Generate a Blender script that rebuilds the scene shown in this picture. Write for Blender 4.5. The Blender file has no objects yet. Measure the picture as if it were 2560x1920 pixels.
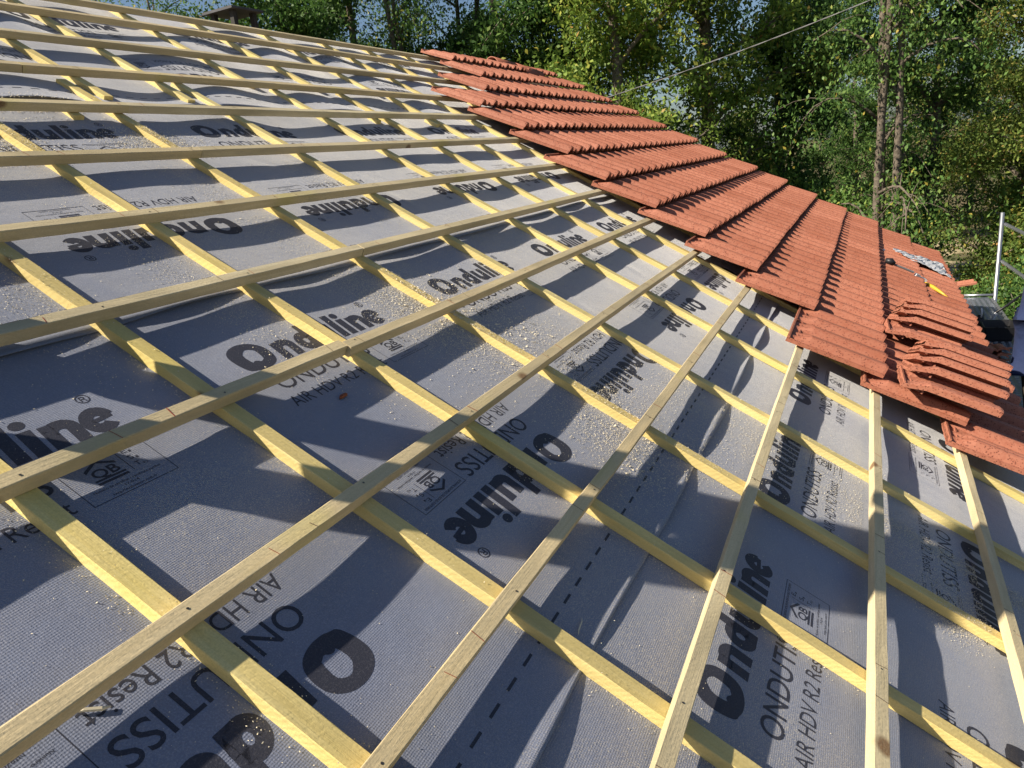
import bpy, bmesh, math, random
import numpy as np
from mathutils import Matrix, Vector
R = math.radians
S = bpy.context.scene
COL = S.collection
PITCH = R(30)
CP, SP = math.cos(PITCH), math.sin(PITCH)
def W(u, v, w=0.0):                       # roof coordinates (along battens, down the slope, off the roof) -> world
    return Vector((u, -v*CP - w*SP, -v*SP + w*CP))
ROOFM = Matrix.Rotation(PITCH, 4, 'X')    # roof-local (u, -v, w) -> world

# ------------------------------------------------------------------ camera, sky, sun, exposure
cam = bpy.data.cameras.new('camera'); camo = bpy.data.objects.new('camera', cam); COL.objects.link(camo)
rows = [(0.42547475763, 0.83052794088, 0.35943646174), (-0.30270788769, 0.50491386604, -0.80835012377), (0.84284180, -0.23512832, -0.46623546)]
rows[2] = (0.85284181730, -0.23512832090, -0.46623546344)
right, down, fwd = [W(*r) for r in rows]
camo.matrix_world = Matrix(((right.x, -down.x, -fwd.x, 0), (right.y, -down.y, -fwd.y, 0), (right.z, -down.z, -fwd.z, 0), (0, 0, 0, 1)))
camo.location = W(0, 0, 1)
cam.sensor_width = 36; cam.lens = 36*1802.44/2560; cam.clip_end = 2000; cam.clip_start = 0.02
S.camera = camo

sun_dir = -W(1.75, 2.95, -1.0).normalized()           # towards the sun
sd = bpy.data.lights.new('sun', 'SUN'); sd.energy = 5.0; sd.angle = R(0.55); sd.color = (1.0, 0.90, 0.74)
so = bpy.data.objects.new('sun', sd); COL.objects.link(so)
so.rotation_euler = sun_dir.to_track_quat('Z', 'Y').to_euler()
wd = bpy.data.worlds.new('World'); S.world = wd; wd.use_nodes = True
nt = wd.node_tree; nt.nodes.clear()
sky = nt.nodes.new('ShaderNodeTexSky'); sky.sky_type = 'NISHITA'; sky.sun_disc = False
sky.sun_elevation = math.asin(sun_dir.z); sky.sun_rotation = math.atan2(sun_dir.x, sun_dir.y)
sky.air_density = 1.0; sky.dust_density = 1.3; sky.ozone_density = 3.5
bg = nt.nodes.new('ShaderNodeBackground'); bg.inputs['Strength'].default_value = 0.054
wo = nt.nodes.new('ShaderNodeOutputWorld')
nt.links.new(sky.outputs[0], bg.inputs[0]); nt.links.new(bg.outputs[0], wo.inputs[0])
S.view_settings.view_transform = 'Standard'; S.view_settings.look = 'None'
S.view_settings.exposure = 0.86; S.view_settings.gamma = 1.0
S.render.engine = 'CYCLES'
S.cycles.transparent_max_bounces = 8
S.cycles.max_bounces = 6

# ------------------------------------------------------------------ helpers
def tag(o, label=None, cat=None, group=None, kind=None):
    if label: o['label'] = label
    if cat: o['category'] = cat
    if group: o['group'] = group
    if kind: o['kind'] = kind
    return o
def empty(name, loc=(0, 0, 0), mat=None):
    o = bpy.data.objects.new(name, None); COL.objects.link(o); o.empty_display_size = .1
    o.matrix_world = Matrix.Translation(loc) @ (mat or Matrix())
    return o
class MB:
    def __init__(s): s.v = []; s.f = []; s.m = []
    def add(s, vs, fs, m=0):
        n = len(s.v); s.v += [tuple(v) for v in vs]; s.f += [tuple(i+n for i in f) for f in fs]; s.m += [m]*len(fs)
    def box(s, c, d, m=0, rot=None, bev=0.0):
        x, y, z = d[0]/2, d[1]/2, d[2]/2
        if bev <= 0:
            vs = [(a*x, b*y, e*z) for a in (-1, 1) for b in (-1, 1) for e in (-1, 1)]
            fs = [(0, 1, 3, 2), (4, 6, 7, 5), (0, 4, 5, 1), (2, 3, 7, 6), (0, 2, 6, 4), (1, 5, 7, 3)]
        else:
            b = bev; vs = []
            prof = [(-y+b, -z), (y-b, -z), (y, -z+b), (y, z-b), (y-b, z), (-y+b, z), (-y, z-b), (-y, -z+b)]
            for X, k in ((-x, 1), (x, 1)):
                vs += [(X, p[0], p[1]) for p in prof]
            fs = [(i, (i+1) % 8, 8+(i+1) % 8, 8+i) for i in range(8)] + [tuple(range(7, -1, -1)), tuple(range(8, 16))]
        vs = [Vector(v) for v in vs]
        if rot is not None: vs = [rot @ v for v in vs]
        s.add([v+Vector(c) for v in vs], fs, m)
    def tube(s, pts, rad, n=8, m=0, cap=True):
        pts = [Vector(p) for p in pts]; N = len(pts)
        if not hasattr(rad, '__len__'): rad = [rad]*N
        vs = []; up = None
        for i, p in enumerate(pts):
            t = (pts[min(i+1, N-1)]-pts[max(i-1, 0)])
            t = t.normalized() if t.length > 1e-9 else Vector((0, 0, 1))
            if up is None: up = t.orthogonal().normalized()
            a = (up - t*up.dot(t)); a = a.normalized() if a.length > 1e-6 else t.orthogonal().normalized(); up = a; b = t.cross(a)
            for k in range(n):
                q = 2*math.pi*k/n; vs.append(p + (a*math.cos(q)+b*math.sin(q))*rad[i])
        fs = [(i*n+k, i*n+(k+1) % n, (i+1)*n+(k+1) % n, (i+1)*n+k) for i in range(N-1) for k in range(n)]
        if cap: fs += [tuple(range(n-1, -1, -1)), tuple(range((N-1)*n, N*n))]
        s.add(vs, fs, m)
    def build(s, name, mats, parent=None, mat=None, smooth=False):
        me = bpy.data.meshes.new(name); me.from_pydata(s.v, [], s.f)
        for m in (mats if isinstance(mats, (list, tuple)) else [mats]): me.materials.append(m)
        me.polygons.foreach_set('material_index', s.m)
        if smooth: me.polygons.foreach_set('use_smooth', [True]*len(s.f))
        me.update()
        return link(name, me, parent, mat)
def link(name, me, parent=None, mat=None):
    o = bpy.data.objects.new(name, me); COL.objects.link(o)
    if parent is not None:
        o.parent = parent
        if mat is not None: o.matrix_local = mat
    elif mat is not None: o.matrix_world = mat
    return o
def npmesh(name, V, F, mat, smooth=False, attr=None):
    me = bpy.data.meshes.new(name); V = np.asarray(V, np.float32); F = np.asarray(F, np.int32); k = F.shape[1]
    me.vertices.add(len(V)); me.vertices.foreach_set('co', V.ravel())
    me.loops.add(F.size); me.loops.foreach_set('vertex_index', F.ravel())
    me.polygons.add(len(F)); me.polygons.foreach_set('loop_start', np.arange(0, F.size, k, dtype=np.int32))
    me.polygons.foreach_set('loop_total', np.full(len(F), k, np.int32))
    if smooth: me.polygons.foreach_set('use_smooth', np.ones(len(F), bool))
    for m in (mat if isinstance(mat, (list, tuple)) else [mat]): me.materials.append(m)
    me.update(calc_edges=True)
    if attr is not None:
        for nm, arr in attr.items():
            a = me.attributes.new(nm, 'FLOAT', 'FACE'); a.data.foreach_set('value', np.asarray(arr, np.float32))
    return me
def dup(o, parent=None):
    c = o.copy(); COL.objects.link(c)
    if parent is not None: c.parent = parent
    for ch in list(o.children): dup(ch, c)
    return c

# ------------------------------------------------------------------ materials
class NT:
    def __init__(s, name):
        s.m = bpy.data.materials.new(name); s.m.use_nodes = True; s.t = s.m.node_tree; s.n = s.t.nodes
        s.b = s.n['Principled BSDF']; s.out = s.n['Material Output']
    def new(s, ty, **kw):
        n = s.n.new(ty)
        for k, v in kw.items():
            if hasattr(n, k): setattr(n, k, v)
            else: n.inputs[k].default_value = v
        return n
    def l(s, a, b): s.t.links.new(a, b)
    def coord(s, scale=(1, 1, 1), loc=None, rnd=False):
        tc = s.new('ShaderNodeTexCoord'); mp = s.new('ShaderNodeMapping'); mp.inputs['Scale'].default_value = scale
        s.l(tc.outputs['Object'], mp.inputs['Vector'])
        if rnd:
            oi = s.new('ShaderNodeObjectInfo'); mu = s.new('ShaderNodeMath', operation='MULTIPLY'); mu.inputs[1].default_value = 37.0
            s.l(oi.outputs['Random'], mu.inputs[0]); s.l(mu.outputs[0], mp.inputs['Location'])
        return mp.outputs[0]
    def noise(s, vec, scale, detail=3, rough=.55, dist=0):
        n = s.new('ShaderNodeTexNoise'); n.inputs['Scale'].default_value = scale; n.inputs['Detail'].default_value = detail
        n.inputs['Roughness'].default_value = rough; n.inputs['Distortion'].default_value = dist
        s.l(vec, n.inputs['Vector']); return n.outputs[0]
    def ramp(s, fac, stops):
        r = s.new('ShaderNodeValToRGB'); e = r.color_ramp.elements
        while len(e) < len(stops): e.new(.5)
        for i, (p, c) in enumerate(stops):
            e[i].position = p; e[i].color = (*c, 1) if not isinstance(c, (int, float)) else (c, c, c, 1)
        s.l(fac, r.inputs[0]); return r.outputs[0]
    def mix(s, fac, a, b, mode='MIX'):
        m = s.new('ShaderNodeMix'); m.data_type = 'RGBA'; m.blend_type = mode
        for sock, x in ((m.inputs[0], fac), (m.inputs[6], a), (m.inputs[7], b)):
            if isinstance(x, (int, float)): sock.default_value = x
            elif isinstance(x, tuple): sock.default_value = (*x, 1)
            else: s.l(x, sock)
        return m.outputs[2]
    def bump(s, h, strength=.3, dist=.002, prev=None):
        b = s.new('ShaderNodeBump'); b.inputs['Strength'].default_value = strength; b.inputs['Distance'].default_value = dist
        s.l(h, b.inputs['Height'])
        if prev is not None: s.l(prev, b.inputs['Normal'])
        return b.outputs[0]
    def fin(s, col=None, rough=.6, normal=None, spec=.4, metal=0):
        if col is not None:
            if isinstance(col, tuple): s.b.inputs['Base Color'].default_value = (*col, 1)
            else: s.l(col, s.b.inputs['Base Color'])
        if isinstance(rough, (int, float)): s.b.inputs['Roughness'].default_value = rough
        else: s.l(rough, s.b.inputs['Roughness'])
        s.b.inputs['Specular IOR Level'].default_value = spec; s.b.inputs['Metallic'].default_value = metal
        if normal is not None: s.l(normal, s.b.inputs['Normal'])
        return s.m

def wood(name, c1, c2, axis='x', stain=(0.42, 0.36, 0.05), rough_saw=True):
    t = NT(name)
    st = (1.2, 30, 30) if axis == 'x' else (30, 1.2, 30)
    v = t.coord(st, rnd=True); v2 = t.coord((1, 1, 1), rnd=True)
    g = t.noise(v, 2.2, 5, .6, .6); g2 = t.noise(v, 9, 4, .7)
    col = t.mix(t.ramp(g, [(.3, 0), (.72, 1)]), c1, c2)
    col = t.mix(t.ramp(g2, [(.58, 0), (.8, .45)]), col, tuple(x*.55 for x in c1))
    oi = t.new('ShaderNodeObjectInfo')
    col = t.mix(.75, col, t.ramp(oi.outputs['Random'], [(0, (.80, .76, .70)), (.35, (1, .97, .90)), (.6, (1, .90, .74)), (.85, (.86, .84, .84)), (1, (1, 1, 1))]), 'MULTIPLY')
    wide = t.noise(t.coord((1.1, 6, 6) if axis == 'x' else (6, 1.1, 6), rnd=True), 1.6, 4, .6)
    col = t.mix(t.ramp(wide, [(.42, 0), (.66, .7)]), col, tuple(x*.64 for x in c1))
    pat = t.noise(v2, 3.0, 2, .5)
    col = t.mix(t.ramp(pat, [(.60, 0), (.74, .5)]), col, stain)
    # knots
    kn = t.new('ShaderNodeTexVoronoi'); kn.inputs['Scale'].default_value = 2.8
    kv = t.coord((1.0, 1.3, 1.3) if axis == 'x' else (1.3, 1.0, 1.3), rnd=True)
    t.l(kv, kn.inputs['Vector'])
    col = t.mix(t.ramp(kn.outputs['Distance'], [(.05, .9), (.09, 0)]), col, (.16, .075, .03))
    fine = t.noise(v2, 260, 3, .7)
    col = t.mix(t.ramp(fine, [(.35, .35), (.6, 0)]), col, tuple(x*.62 for x in c1))
    sw = t.new('ShaderNodeTexWave'); sw.bands_direction = 'DIAGONAL'; sw.inputs['Scale'].default_value = 34; sw.inputs['Distortion'].default_value = 5
    sw.inputs['Detail'].default_value = 3; sw.inputs['Detail Scale'].default_value = 2; t.l(v2, sw.inputs['Vector'])
    n = t.bump(g2, .5, .0015); n = t.bump(sw.outputs['Fac'], .22, .0012, n); n = t.bump(fine, .35, .001, n)
    return t.fin(col, .72, n, .25)
M = {}
M['batten'] = wood('batten_wood', (.62, .52, .32), (.76, .66, .44), 'x', (.52, .46, .12))
M['counter'] = wood('counter_batten_wood', (.72, .58, .23), (.82, .70, .34), 'y', (.66, .54, .12))
def simple(name, col, rough=.6, spec=.4, metal=0, bump=None, var=None):
    t = NT(name); c = col; n = None
    v = t.coord()
    if var: c = t.mix(t.ramp(t.noise(v, var[0], 4), [(.3, 0), (.7, 1)]), col, var[1])
    if bump: n = t.bump(t.noise(v, bump[0], 4), bump[1], bump[2])
    return t.fin(c, rough, n, spec, metal)
M['red_pencil'] = simple('red_pencil', (.30, .05, .03), .8)
M['dark_pencil'] = simple('dark_pencil', (.10, .06, .05), .8)
M['nail'] = simple('nail_steel', (.12, .11, .10), .4, .5, .8)
def felt_mat():
    t = NT('grey_membrane'); v = t.coord()
    big = t.noise(v, 1.6, 3); mid = t.noise(v, 26, 3, .6); fine = t.noise(v, 330, 2, .8)
    c = t.mix(t.ramp(big, [(.3, 0), (.7, 1)]), (.140, .166, .246), (.168, .192, .270))
    c = t.mix(t.ramp(mid, [(.35, 0), (.7, .5)]), c, (.15, .165, .225))
    c = t.mix(t.ramp(fine, [(.50, 0), (.72, .45)]), c, (.36, .37, .44))
    c = t.mix(t.ramp(fine, [(.28, .4), (.46, 0)]), c, (.13, .135, .18))
    # pale wood dust lying in patches
    d = t.noise(v, 1.1, 2, .5); d2 = t.noise(v, 420, 2, .9)
    dm = t.new('ShaderNodeMath', operation='MULTIPLY'); t.l(t.ramp(d, [(.42, 0), (.60, 1)]), dm.inputs[0]); t.l(t.ramp(d2, [(.52, 0), (.60, .8)]), dm.inputs[1])
    c = t.mix(dm.outputs[0], c, (.50, .45, .36))
    w1 = t.new('ShaderNodeTexWave'); w1.bands_direction = 'X'; w1.inputs['Scale'].default_value = 70; t.l(v, w1.inputs['Vector'])
    w2 = t.new('ShaderNodeTexWave'); w2.bands_direction = 'Y'; w2.inputs['Scale'].default_value = 70; t.l(v, w2.inputs['Vector'])
    n = t.bump(w1.outputs['Fac'], .26, .0009); n = t.bump(w2.outputs['Fac'], .26, .0009, n); n = t.bump(fine, .5, .0013, n)
    n = t.bump(t.noise(v, 12, 3), .35, .006, n)
    t.b.inputs['Sheen Weight'].default_value = .45; t.b.inputs['Sheen Roughness'].default_value = .4
    return t.fin(c, .52, n, .5)
M['felt'] = felt_mat()
def ink_mat():
    t = NT('black_print'); v = t.coord(); fine = t.noise(v, 330, 2, .8)
    c = t.mix(t.ramp(fine, [(.5, 0), (.75, .6)]), (.028, .03, .045), (.10, .10, .12))
    return t.fin(c, .6, t.bump(fine, .5, .0012), .4)
M['ink'] = ink_mat()
def tile_mat():
    t = NT('terracotta_tile'); v = t.coord()
    at = t.new('ShaderNodeAttribute'); at.attribute_name = 'tint'
    c = t.mix(at.outputs['Fac'], (.29, .100, .056), (.42, .165, .102))
    c = t.mix(t.ramp(t.noise(v, 7, 4), [(.35, 0), (.7, .45)]), c, (.40, .165, .11))
    c = t.mix(t.ramp(t.noise(v, 45, 4, .7), [(.45, 0), (.72, .65)]), c, (.27, .075, .040))
    vo = t.new('ShaderNodeTexVoronoi'); vo.inputs['Scale'].default_value = 95; t.l(v, vo.inputs['Vector'])
    sp = t.ramp(vo.outputs['Distance'], [(.20, 1), (.34, 0)])
    gate = t.ramp(t.noise(v, 16, 3, .6), [(.36, .15), (.52, 1)])
    mm = t.new('ShaderNodeMath', operation='MULTIPLY'); t.l(sp, mm.inputs[0]); t.l(gate, mm.inputs[1])
    c = t.mix(mm.outputs[0], c, (.12, .035, .022))
    n = t.bump(t.noise(v, 120, 4, .7), .22, .0010)
    return t.fin(c, .62, n, .35)
M['tile'] = tile_mat()
M['deck_board'] = simple('dark_boards', (.10, .075, .05), .8, var=(6, (.16, .12, .08)))
M['plaster'] = simple('house_plaster', (.55, .50, .42), .85, var=(3, (.48, .43, .36)))
M['slate'] = simple('chimney_slate', (.04, .04, .046), .6, var=(9, (.08, .08, .09)))
M['sooty'] = simple('sooty_concrete', (.02, .019, .018), .8, var=(12, (.05, .047, .043)))
M['alu'] = simple('galvanised_steel', (.42, .44, .47), .42, .5, .85, bump=(60, .1, .002), var=(14, (.38, .39, .42)))
M['deckmetal'] = simple('deck_steel', (.26, .30, .36), .30, .5, .7, var=(8, (.18, .21, .26)))
M['black'] = simple('black_plastic', (.015, .015, .017), .45)
M["yellow"] = simple("yellow_plastic", (.55, .34, .03), .4)
M['rag'] = simple('pale_plastic_sheet', (.72, .72, .74), .45, bump=(30, .3, .01), var=(10, (.50, .51, .54)))
M['cable'] = simple('grey_cable', (.16, .16, .165), .6)
M['wire'] = simple('black_wire', (.02, .02, .02), .6)
M['brick'] = simple('red_brick', (.36, .13, .08), .85, var=(30, (.26, .09, .06)))
M['skin'] = simple('skin', (.48, .27, .18), .5)
M['shirt'] = simple('navy_shirt', (.010, .019, .062), .85, bump=(9, .5, .03), var=(5, (.015, .027, .085)))
M['trousers'] = simple('brown_trousers', (.045, .032, .022), .85)
M['hair'] = simple('dark_hair', (.03, .02, .015), .6)
M['boot'] = simple('boot', (.06, .045, .035), .6)
M['dust'] = simple('wood_shavings', (.66, .59, .44), .8)
M['bark'] = simple('tree_bark', (.10, .08, .062), .9, bump=(14, .9, .04), var=(11, (.20, .165, .13)))
M['bark_pale'] = simple('pale_bark', (.085, .068, .052), .9, bump=(14, .9, .04), var=(11, (.17, .14, .11)))
def leaf_mat(name, cols, trans=.42):
    t = NT(name); at = t.new('ShaderNodeAttribute'); at.attribute_name = 'tint'
    c = t.ramp(at.outputs['Fac'], cols)
    t.fin(c, .55, None, .3)
    tr = t.new('ShaderNodeBsdfTranslucent'); t.l(c, tr.inputs['Color'])
    mx = t.new('ShaderNodeMixShader'); mx.inputs[0].default_value = trans
    t.l(t.b.outputs[0], mx.inputs[1]); t.l(tr.outputs[0], mx.inputs[2]); t.l(mx.outputs[0], t.out.inputs[0])
    return t.m
M['leaf_dark'] = leaf_mat('dark_leaves', [(0, (0.025, 0.063, 0.018)), (.5, (0.063, 0.138, 0.030)), (.88, (0.138, 0.241, 0.052)), (1, (0.230, 0.299, 0.069))])
M['leaf_oak'] = leaf_mat('oak_leaves', [(0, (0.072, 0.130, 0.026)), (.5, (0.182, 0.286, 0.052)), (.86, (0.338, 0.416, 0.078)), (.96, (0.520, 0.442, 0.091)), (1, (0.468, 0.260, 0.091))])
M['leaf_locust'] = leaf_mat('locust_leaves', [(0, (0.055, 0.132, 0.033)), (.5, (0.121, 0.231, 0.055)), (.88, (0.209, 0.319, 0.077)), (.96, (0.396, 0.374, 0.066)), (1, (0.484, 0.352, 0.066))])
M['leaf_autumn'] = leaf_mat('yellowing_leaves', [(0, (0.065, 0.117, 0.026)), (.5, (0.169, 0.247, 0.052)), (.86, (0.325, 0.351, 0.078)), (1, (0.494, 0.286, 0.104))])
def ground_mat():
    t = NT('wood_floor'); v = t.coord()
    c = t.mix(t.ramp(t.noise(v, .6, 4), [(.35, 0), (.65, 1)]), (.06, .075, .03), (.13, .10, .055))
    return t.fin(t.mix(t.ramp(t.noise(v, 6, 4), [(.4, 0), (.7, .6)]), c, (.17, .13, .08)), .95, t.bump(t.noise(v, 9, 4), .6, .05), .1)
M['ground'] = ground_mat()
M['sand'] = simple('dry_earth', (.36, .30, .19), .95, .1, bump=(5, .5, .04), var=(1.2, (.27, .23, .13)))

# ------------------------------------------------------------------ ground
GZ = -4.4
rng = np.random.default_rng(3)
def grid_ground():
    xs = np.concatenate([np.linspace(-400, -20, 6), np.linspace(-10, 90, 60), np.linspace(120, 900, 8)])
    ys = np.concatenate([np.linspace(-600, -60, 6), np.linspace(-50, 90, 80), np.linspace(120, 900, 8)])
    X, Y = np.meshgrid(xs, ys, indexing='ij'); Z = GZ + .12*np.sin(X*.31+1)*np.sin(Y*.27) + .05*np.sin(X*1.1)*np.cos(Y*.9)
    V = np.stack([X, Y, Z], -1).reshape(-1, 3); ny = len(ys)
    i = np.arange(len(xs)-1)[:, None]*ny + np.arange(ny-1)[None]; i = i.ravel()
    return npmesh('ground', V, np.stack([i, i+ny, i+ny+1, i+1], -1), M['ground'], True)
tag(link('ground', grid_ground()), kind='structure')
mb = MB()
N = 40; pts = []
for k in range(N):
    a = 2*math.pi*k/N; r = 1+.12*math.sin(3*a+1)+.07*math.sin(7*a)
    x, y = 30+8.5*r*math.cos(a), -3.0+5.2*r*math.sin(a)
    pts.append((x, y, 0))
for (x, y, _) in pts:
    mb.v.append((x, y, GZ + .12*math.sin(x*.31+1)*math.sin(y*.27) + .05*math.sin(x*1.1)*math.cos(y*.9)+.07))
mb.v.append((30, -3, GZ+.12)); mb.f = [(k, (k+1) % N, N) for k in range(N)]; mb.m = [0]*N
tag(mb.build('path', M['sand']), kind='structure')

# ------------------------------------------------------------------ house under the roof
UMIN, UMAX = -2.2, 10.1
VTOP, VBOT = -4.12, 1.42
FELT = -.0615
house = empty('house', (0, 0, 0)); tag(house, 'house whose roof is being tiled, seen from above with dark roof boards under the membrane', 'house')
mb = MB()
def slab(mb, u0, u1, v0, v1, w0, w1, m=0):
    vs = [W(u, v, w) for u in (u0, u1) for v in (v0, v1) for w in (w0, w1)]
    mb.add(vs, [(0, 1, 3, 2), (4, 6, 7, 5), (0, 4, 5, 1), (2, 3, 7, 6), (0, 2, 6, 4), (1, 5, 7, 3)], m)
slab(mb, UMIN, UMAX-.05, VTOP, VBOT-.04, -.125, -.098)
mb.build('roof_boards', M['deck_board'], house)
ridge = W(0, VTOP, -.098)
mb = MB()   # far slope of the roof, falling away behind the ridge
a0 = Vector((UMIN, ridge.y+.01, ridge.z)); 
mb.add([(UMIN, ridge.y+.004, ridge.z-.03), (UMAX-.05, ridge.y+.004, ridge.z-.03), (UMAX-.05, ridge.y+5.4, ridge.z-3.15), (UMIN, ridge.y+5.4, ridge.z-3.15),
        (UMIN, ridge.y+.004, ridge.z+.0), (UMAX-.05, ridge.y+.004, ridge.z+.0), (UMAX-.05, ridge.y+5.4, ridge.z-3.12), (UMIN, ridge.y+5.4, ridge.z-3.12)],
       [(0, 1, 2, 3), (7, 6, 5, 4), (0, 4, 5, 1), (1, 5, 6, 2), (2, 6, 7, 3), (3, 7, 4, 0)])
mb.build('rear_roof_slope', M['deck_board'], house)
mb = MB()
e = W(0, VBOT, -.125)
yb, yf = ridge.y+5.1, e.y+.35
for x in (UMIN+.25, UMAX-.35):
    zt = -.16
    mb.add([(x-.1, yf, GZ-.3), (x-.1, yb, GZ-.3), (x-.1, yb, ridge.z-3.05), (x-.1, ridge.y, ridge.z-.07), (x-.1, yf, e.z+.10),
            (x+.1, yf, GZ-.3), (x+.1, yb, GZ-.3), (x+.1, yb, ridge.z-3.05), (x+.1, ridge.y, ridge.z-.07), (x+.1, yf, e.z+.10)],
           [(0, 1, 2, 3, 4), (9, 8, 7, 6, 5), (0, 5, 6, 1), (1, 6, 7, 2), (2, 7, 8, 3), (3, 8, 9, 4), (4, 9, 5, 0)])
mb.box(((UMIN+UMAX)/2, yf+.1, (GZ-.3+e.z+.1)/2), (UMAX-UMIN-.85, .2, e.z+.1-GZ+.3))
mb.box(((UMIN+UMAX)/2, yb-.1, (GZ-.3+ridge.z-3.1)/2), (UMAX-UMIN-.85, .2, ridge.z-3.1-GZ+.3))
mb.build('wall', M['plaster'], house)
mb = MB()   # eaves fascia and gutter
gp = [Vector((x, e.y-.07, e.z-.02)) for x in (UMIN, UMAX-.05)]
n = 10
for j in range(2):
    x = gp[j].x
    for k in range(n):
        a = math.pi + math.pi*k/(n-1); mb.v.append((x, gp[j].y+.06*math.cos(a), gp[j].z+.06*math.sin(a)))
for k in range(n-1): mb.f.append((k, k+1, n+k+1, n+k)); mb.m.append(0)
mb.build('gutter', M['alu'], house)

# ------------------------------------------------------------------ roof membrane (four lapped sheets) with its print
CB_LOW = [-.44, .135, .624, 1.085, 1.556, 2.095, 2.715, 3.385, 3.97, 4.53, 5.12, 5.72, 6.3]
CB_UP = [-.9, -.3, .32, .95, 1.55, 2.185, 2.61, 3.27, 3.83, 4.45, 5.11, 5.71, 6.32]
ALLCB = np.array(CB_LOW) + .021
UPCB = np.array(CB_UP) + .021
_r = np.random.default_rng(11)
WR = [( _r.uniform(.5, 3.2), _r.uniform(4, 22), _r.uniform(-9, 9), _r.uniform(0, 6.28), _r.uniform(.0004, .0020)) for _ in range(26)]
CRE = [(_r.uniform(.5, 4.5), _r.uniform(-2.6, 1.3), _r.uniform(-.5, 2.2), _r.uniform(.05, .16), _r.uniform(-.004, .006)) for _ in range(34)]
BIL = _r.uniform(-1, 1, (40, 40))
EDGES = [-2.655, -1.290, .075]            # lower edges of the three upper sheets
def wig(u, k): return .006*np.sin(u*2.3+k)+.004*np.sin(u*6.1+2*k)
def felt_h(u, v, sheet):
    """height of sheet (0 top .. 3 bottom) at roof position"""
    u = np.asarray(u, float); v = np.asarray(v, float)
    up = 1/(1+np.exp((v+2.80)*14))
    h = np.full(u.shape, FELT)
    for cbs, wgt in ((ALLCB, 1-up), (UPCB, up)):
        d = np.min(np.abs(u[..., None]-cbs), -1)
        idx = np.clip(np.searchsorted(cbs, u), 1, len(cbs)-1)
        a = cbs[idx-1]; b = cbs[idx]; t = np.clip((u-a)/(b-a), 0, 1)
        bow = np.clip(np.sin(np.pi*t), 0, 1)
        cellv = np.floor((v+6)/.4).astype(int) % 40
        amp = BIL[idx % 40, cellv]; am2 = BIL[idx % 40, (cellv+1) % 40]; fv = ((v+6)/.4) % 1; fv = fv*fv*(3-2*fv)
        am = amp*(1-fv)+am2*fv
        upper = np.clip((-v-2.3)/.5, 0, 1)
        sag = -.002+.003*am + upper*(.009+.011*am)
        h = h + wgt*sag*bow*bow
        m = np.clip(d/.06, 0, 1)
        wr = np.zeros(u.shape)
        for (fu, fv2, sk, ph, A) in WR:
            wr = wr + A*np.sin(fu*6.28*u*.5 + fv2*.45*v + sk*u*.35 + ph)
        h = h + wgt*m*wr*(.38+1.2*upper)
    for (cu, cv, an, L_, A) in CRE:
        du = u-cu; dv = v-cv; al = du*math.cos(an)+dv*math.sin(an); ac = -du*math.sin(an)+dv*math.cos(an)
        h = h + A*np.exp(-(al/L_)**2)*np.exp(-np.abs(ac)/.022)*m
    lift = [.0066, .0044, .0022, 0][sheet]
    h = h + lift
    if sheet < 3:
        e = EDGES[sheet] + wig(u, sheet)
        q = np.clip((v-(e-.10))/.10, 0, 1)
        idx = np.clip(np.searchsorted(ALLCB, u), 1, len(ALLCB)-1); a = ALLCB[idx-1]; b = ALLCB[idx]; t = np.clip((u-a)/(b-a), 0, 1)
        curl = np.clip(np.sin(np.pi*t), 0, 1)*(.45+.55*np.abs(np.sin(u*2.2+sheet*1.7)))
        h = h + q*q*curl*.013
    return h
GU = .02
SH = [(VTOP, EDGES[0]), (EDGES[0]-.13, EDGES[1]), (EDGES[1]-.13, EDGES[2]), (EDGES[2]-.13, VBOT)]
U0F, U1F = -.8, 8.6
sheets = []
SHLAB = ['grey printed roofing membrane sheet nearest the ridge, under the top battens',
         'grey printed roofing membrane sheet second from the ridge, dusted with sawdust',
         'grey printed membrane sheet third from the ridge, with the near dashed line along its edge',
         'lowest grey printed roofing membrane sheet, lying along the eave']
for si, (va, vb) in enumerate(SH):
    us = np.arange(round(U0F/GU), round(U1F/GU)+1)*GU
    k0, k1 = math.floor(va/GU), math.floor(vb/GU)
    vs = np.arange(k0, k1+1)*GU
    vs = np.append(vs[vs > va-.001], vb); vs = np.unique(np.round(vs, 5))
    if si < 3: vs = vs[(vs < vb-.012) | (vs >= vb)]
    U, V = np.meshgrid(us, vs, indexing='ij')
    Vv = V.copy()
    if si < 3: Vv[:, -1] = vb + wig(us, si)
    H = felt_h(U, Vv, si)
    P = np.stack([U, -Vv, H], -1).reshape(-1, 3); n = len(vs)
    i = (np.arange(len(us)-1)[:, None]*n + np.arange(n-1)[None]).ravel()
    me = npmesh('roof_membrane', P, np.stack([i, i+1, i+n+1, i+n], -1), M['felt'], True)
    o = link('roof_membrane', me, mat=ROOFM.copy()); tag(o, SHLAB[si], 'roofing membrane')
    md = o.modifiers.new('thick', 'SOLIDIFY'); md.thickness = .0007; md.offset = -1
    sheets.append(o)

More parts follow.
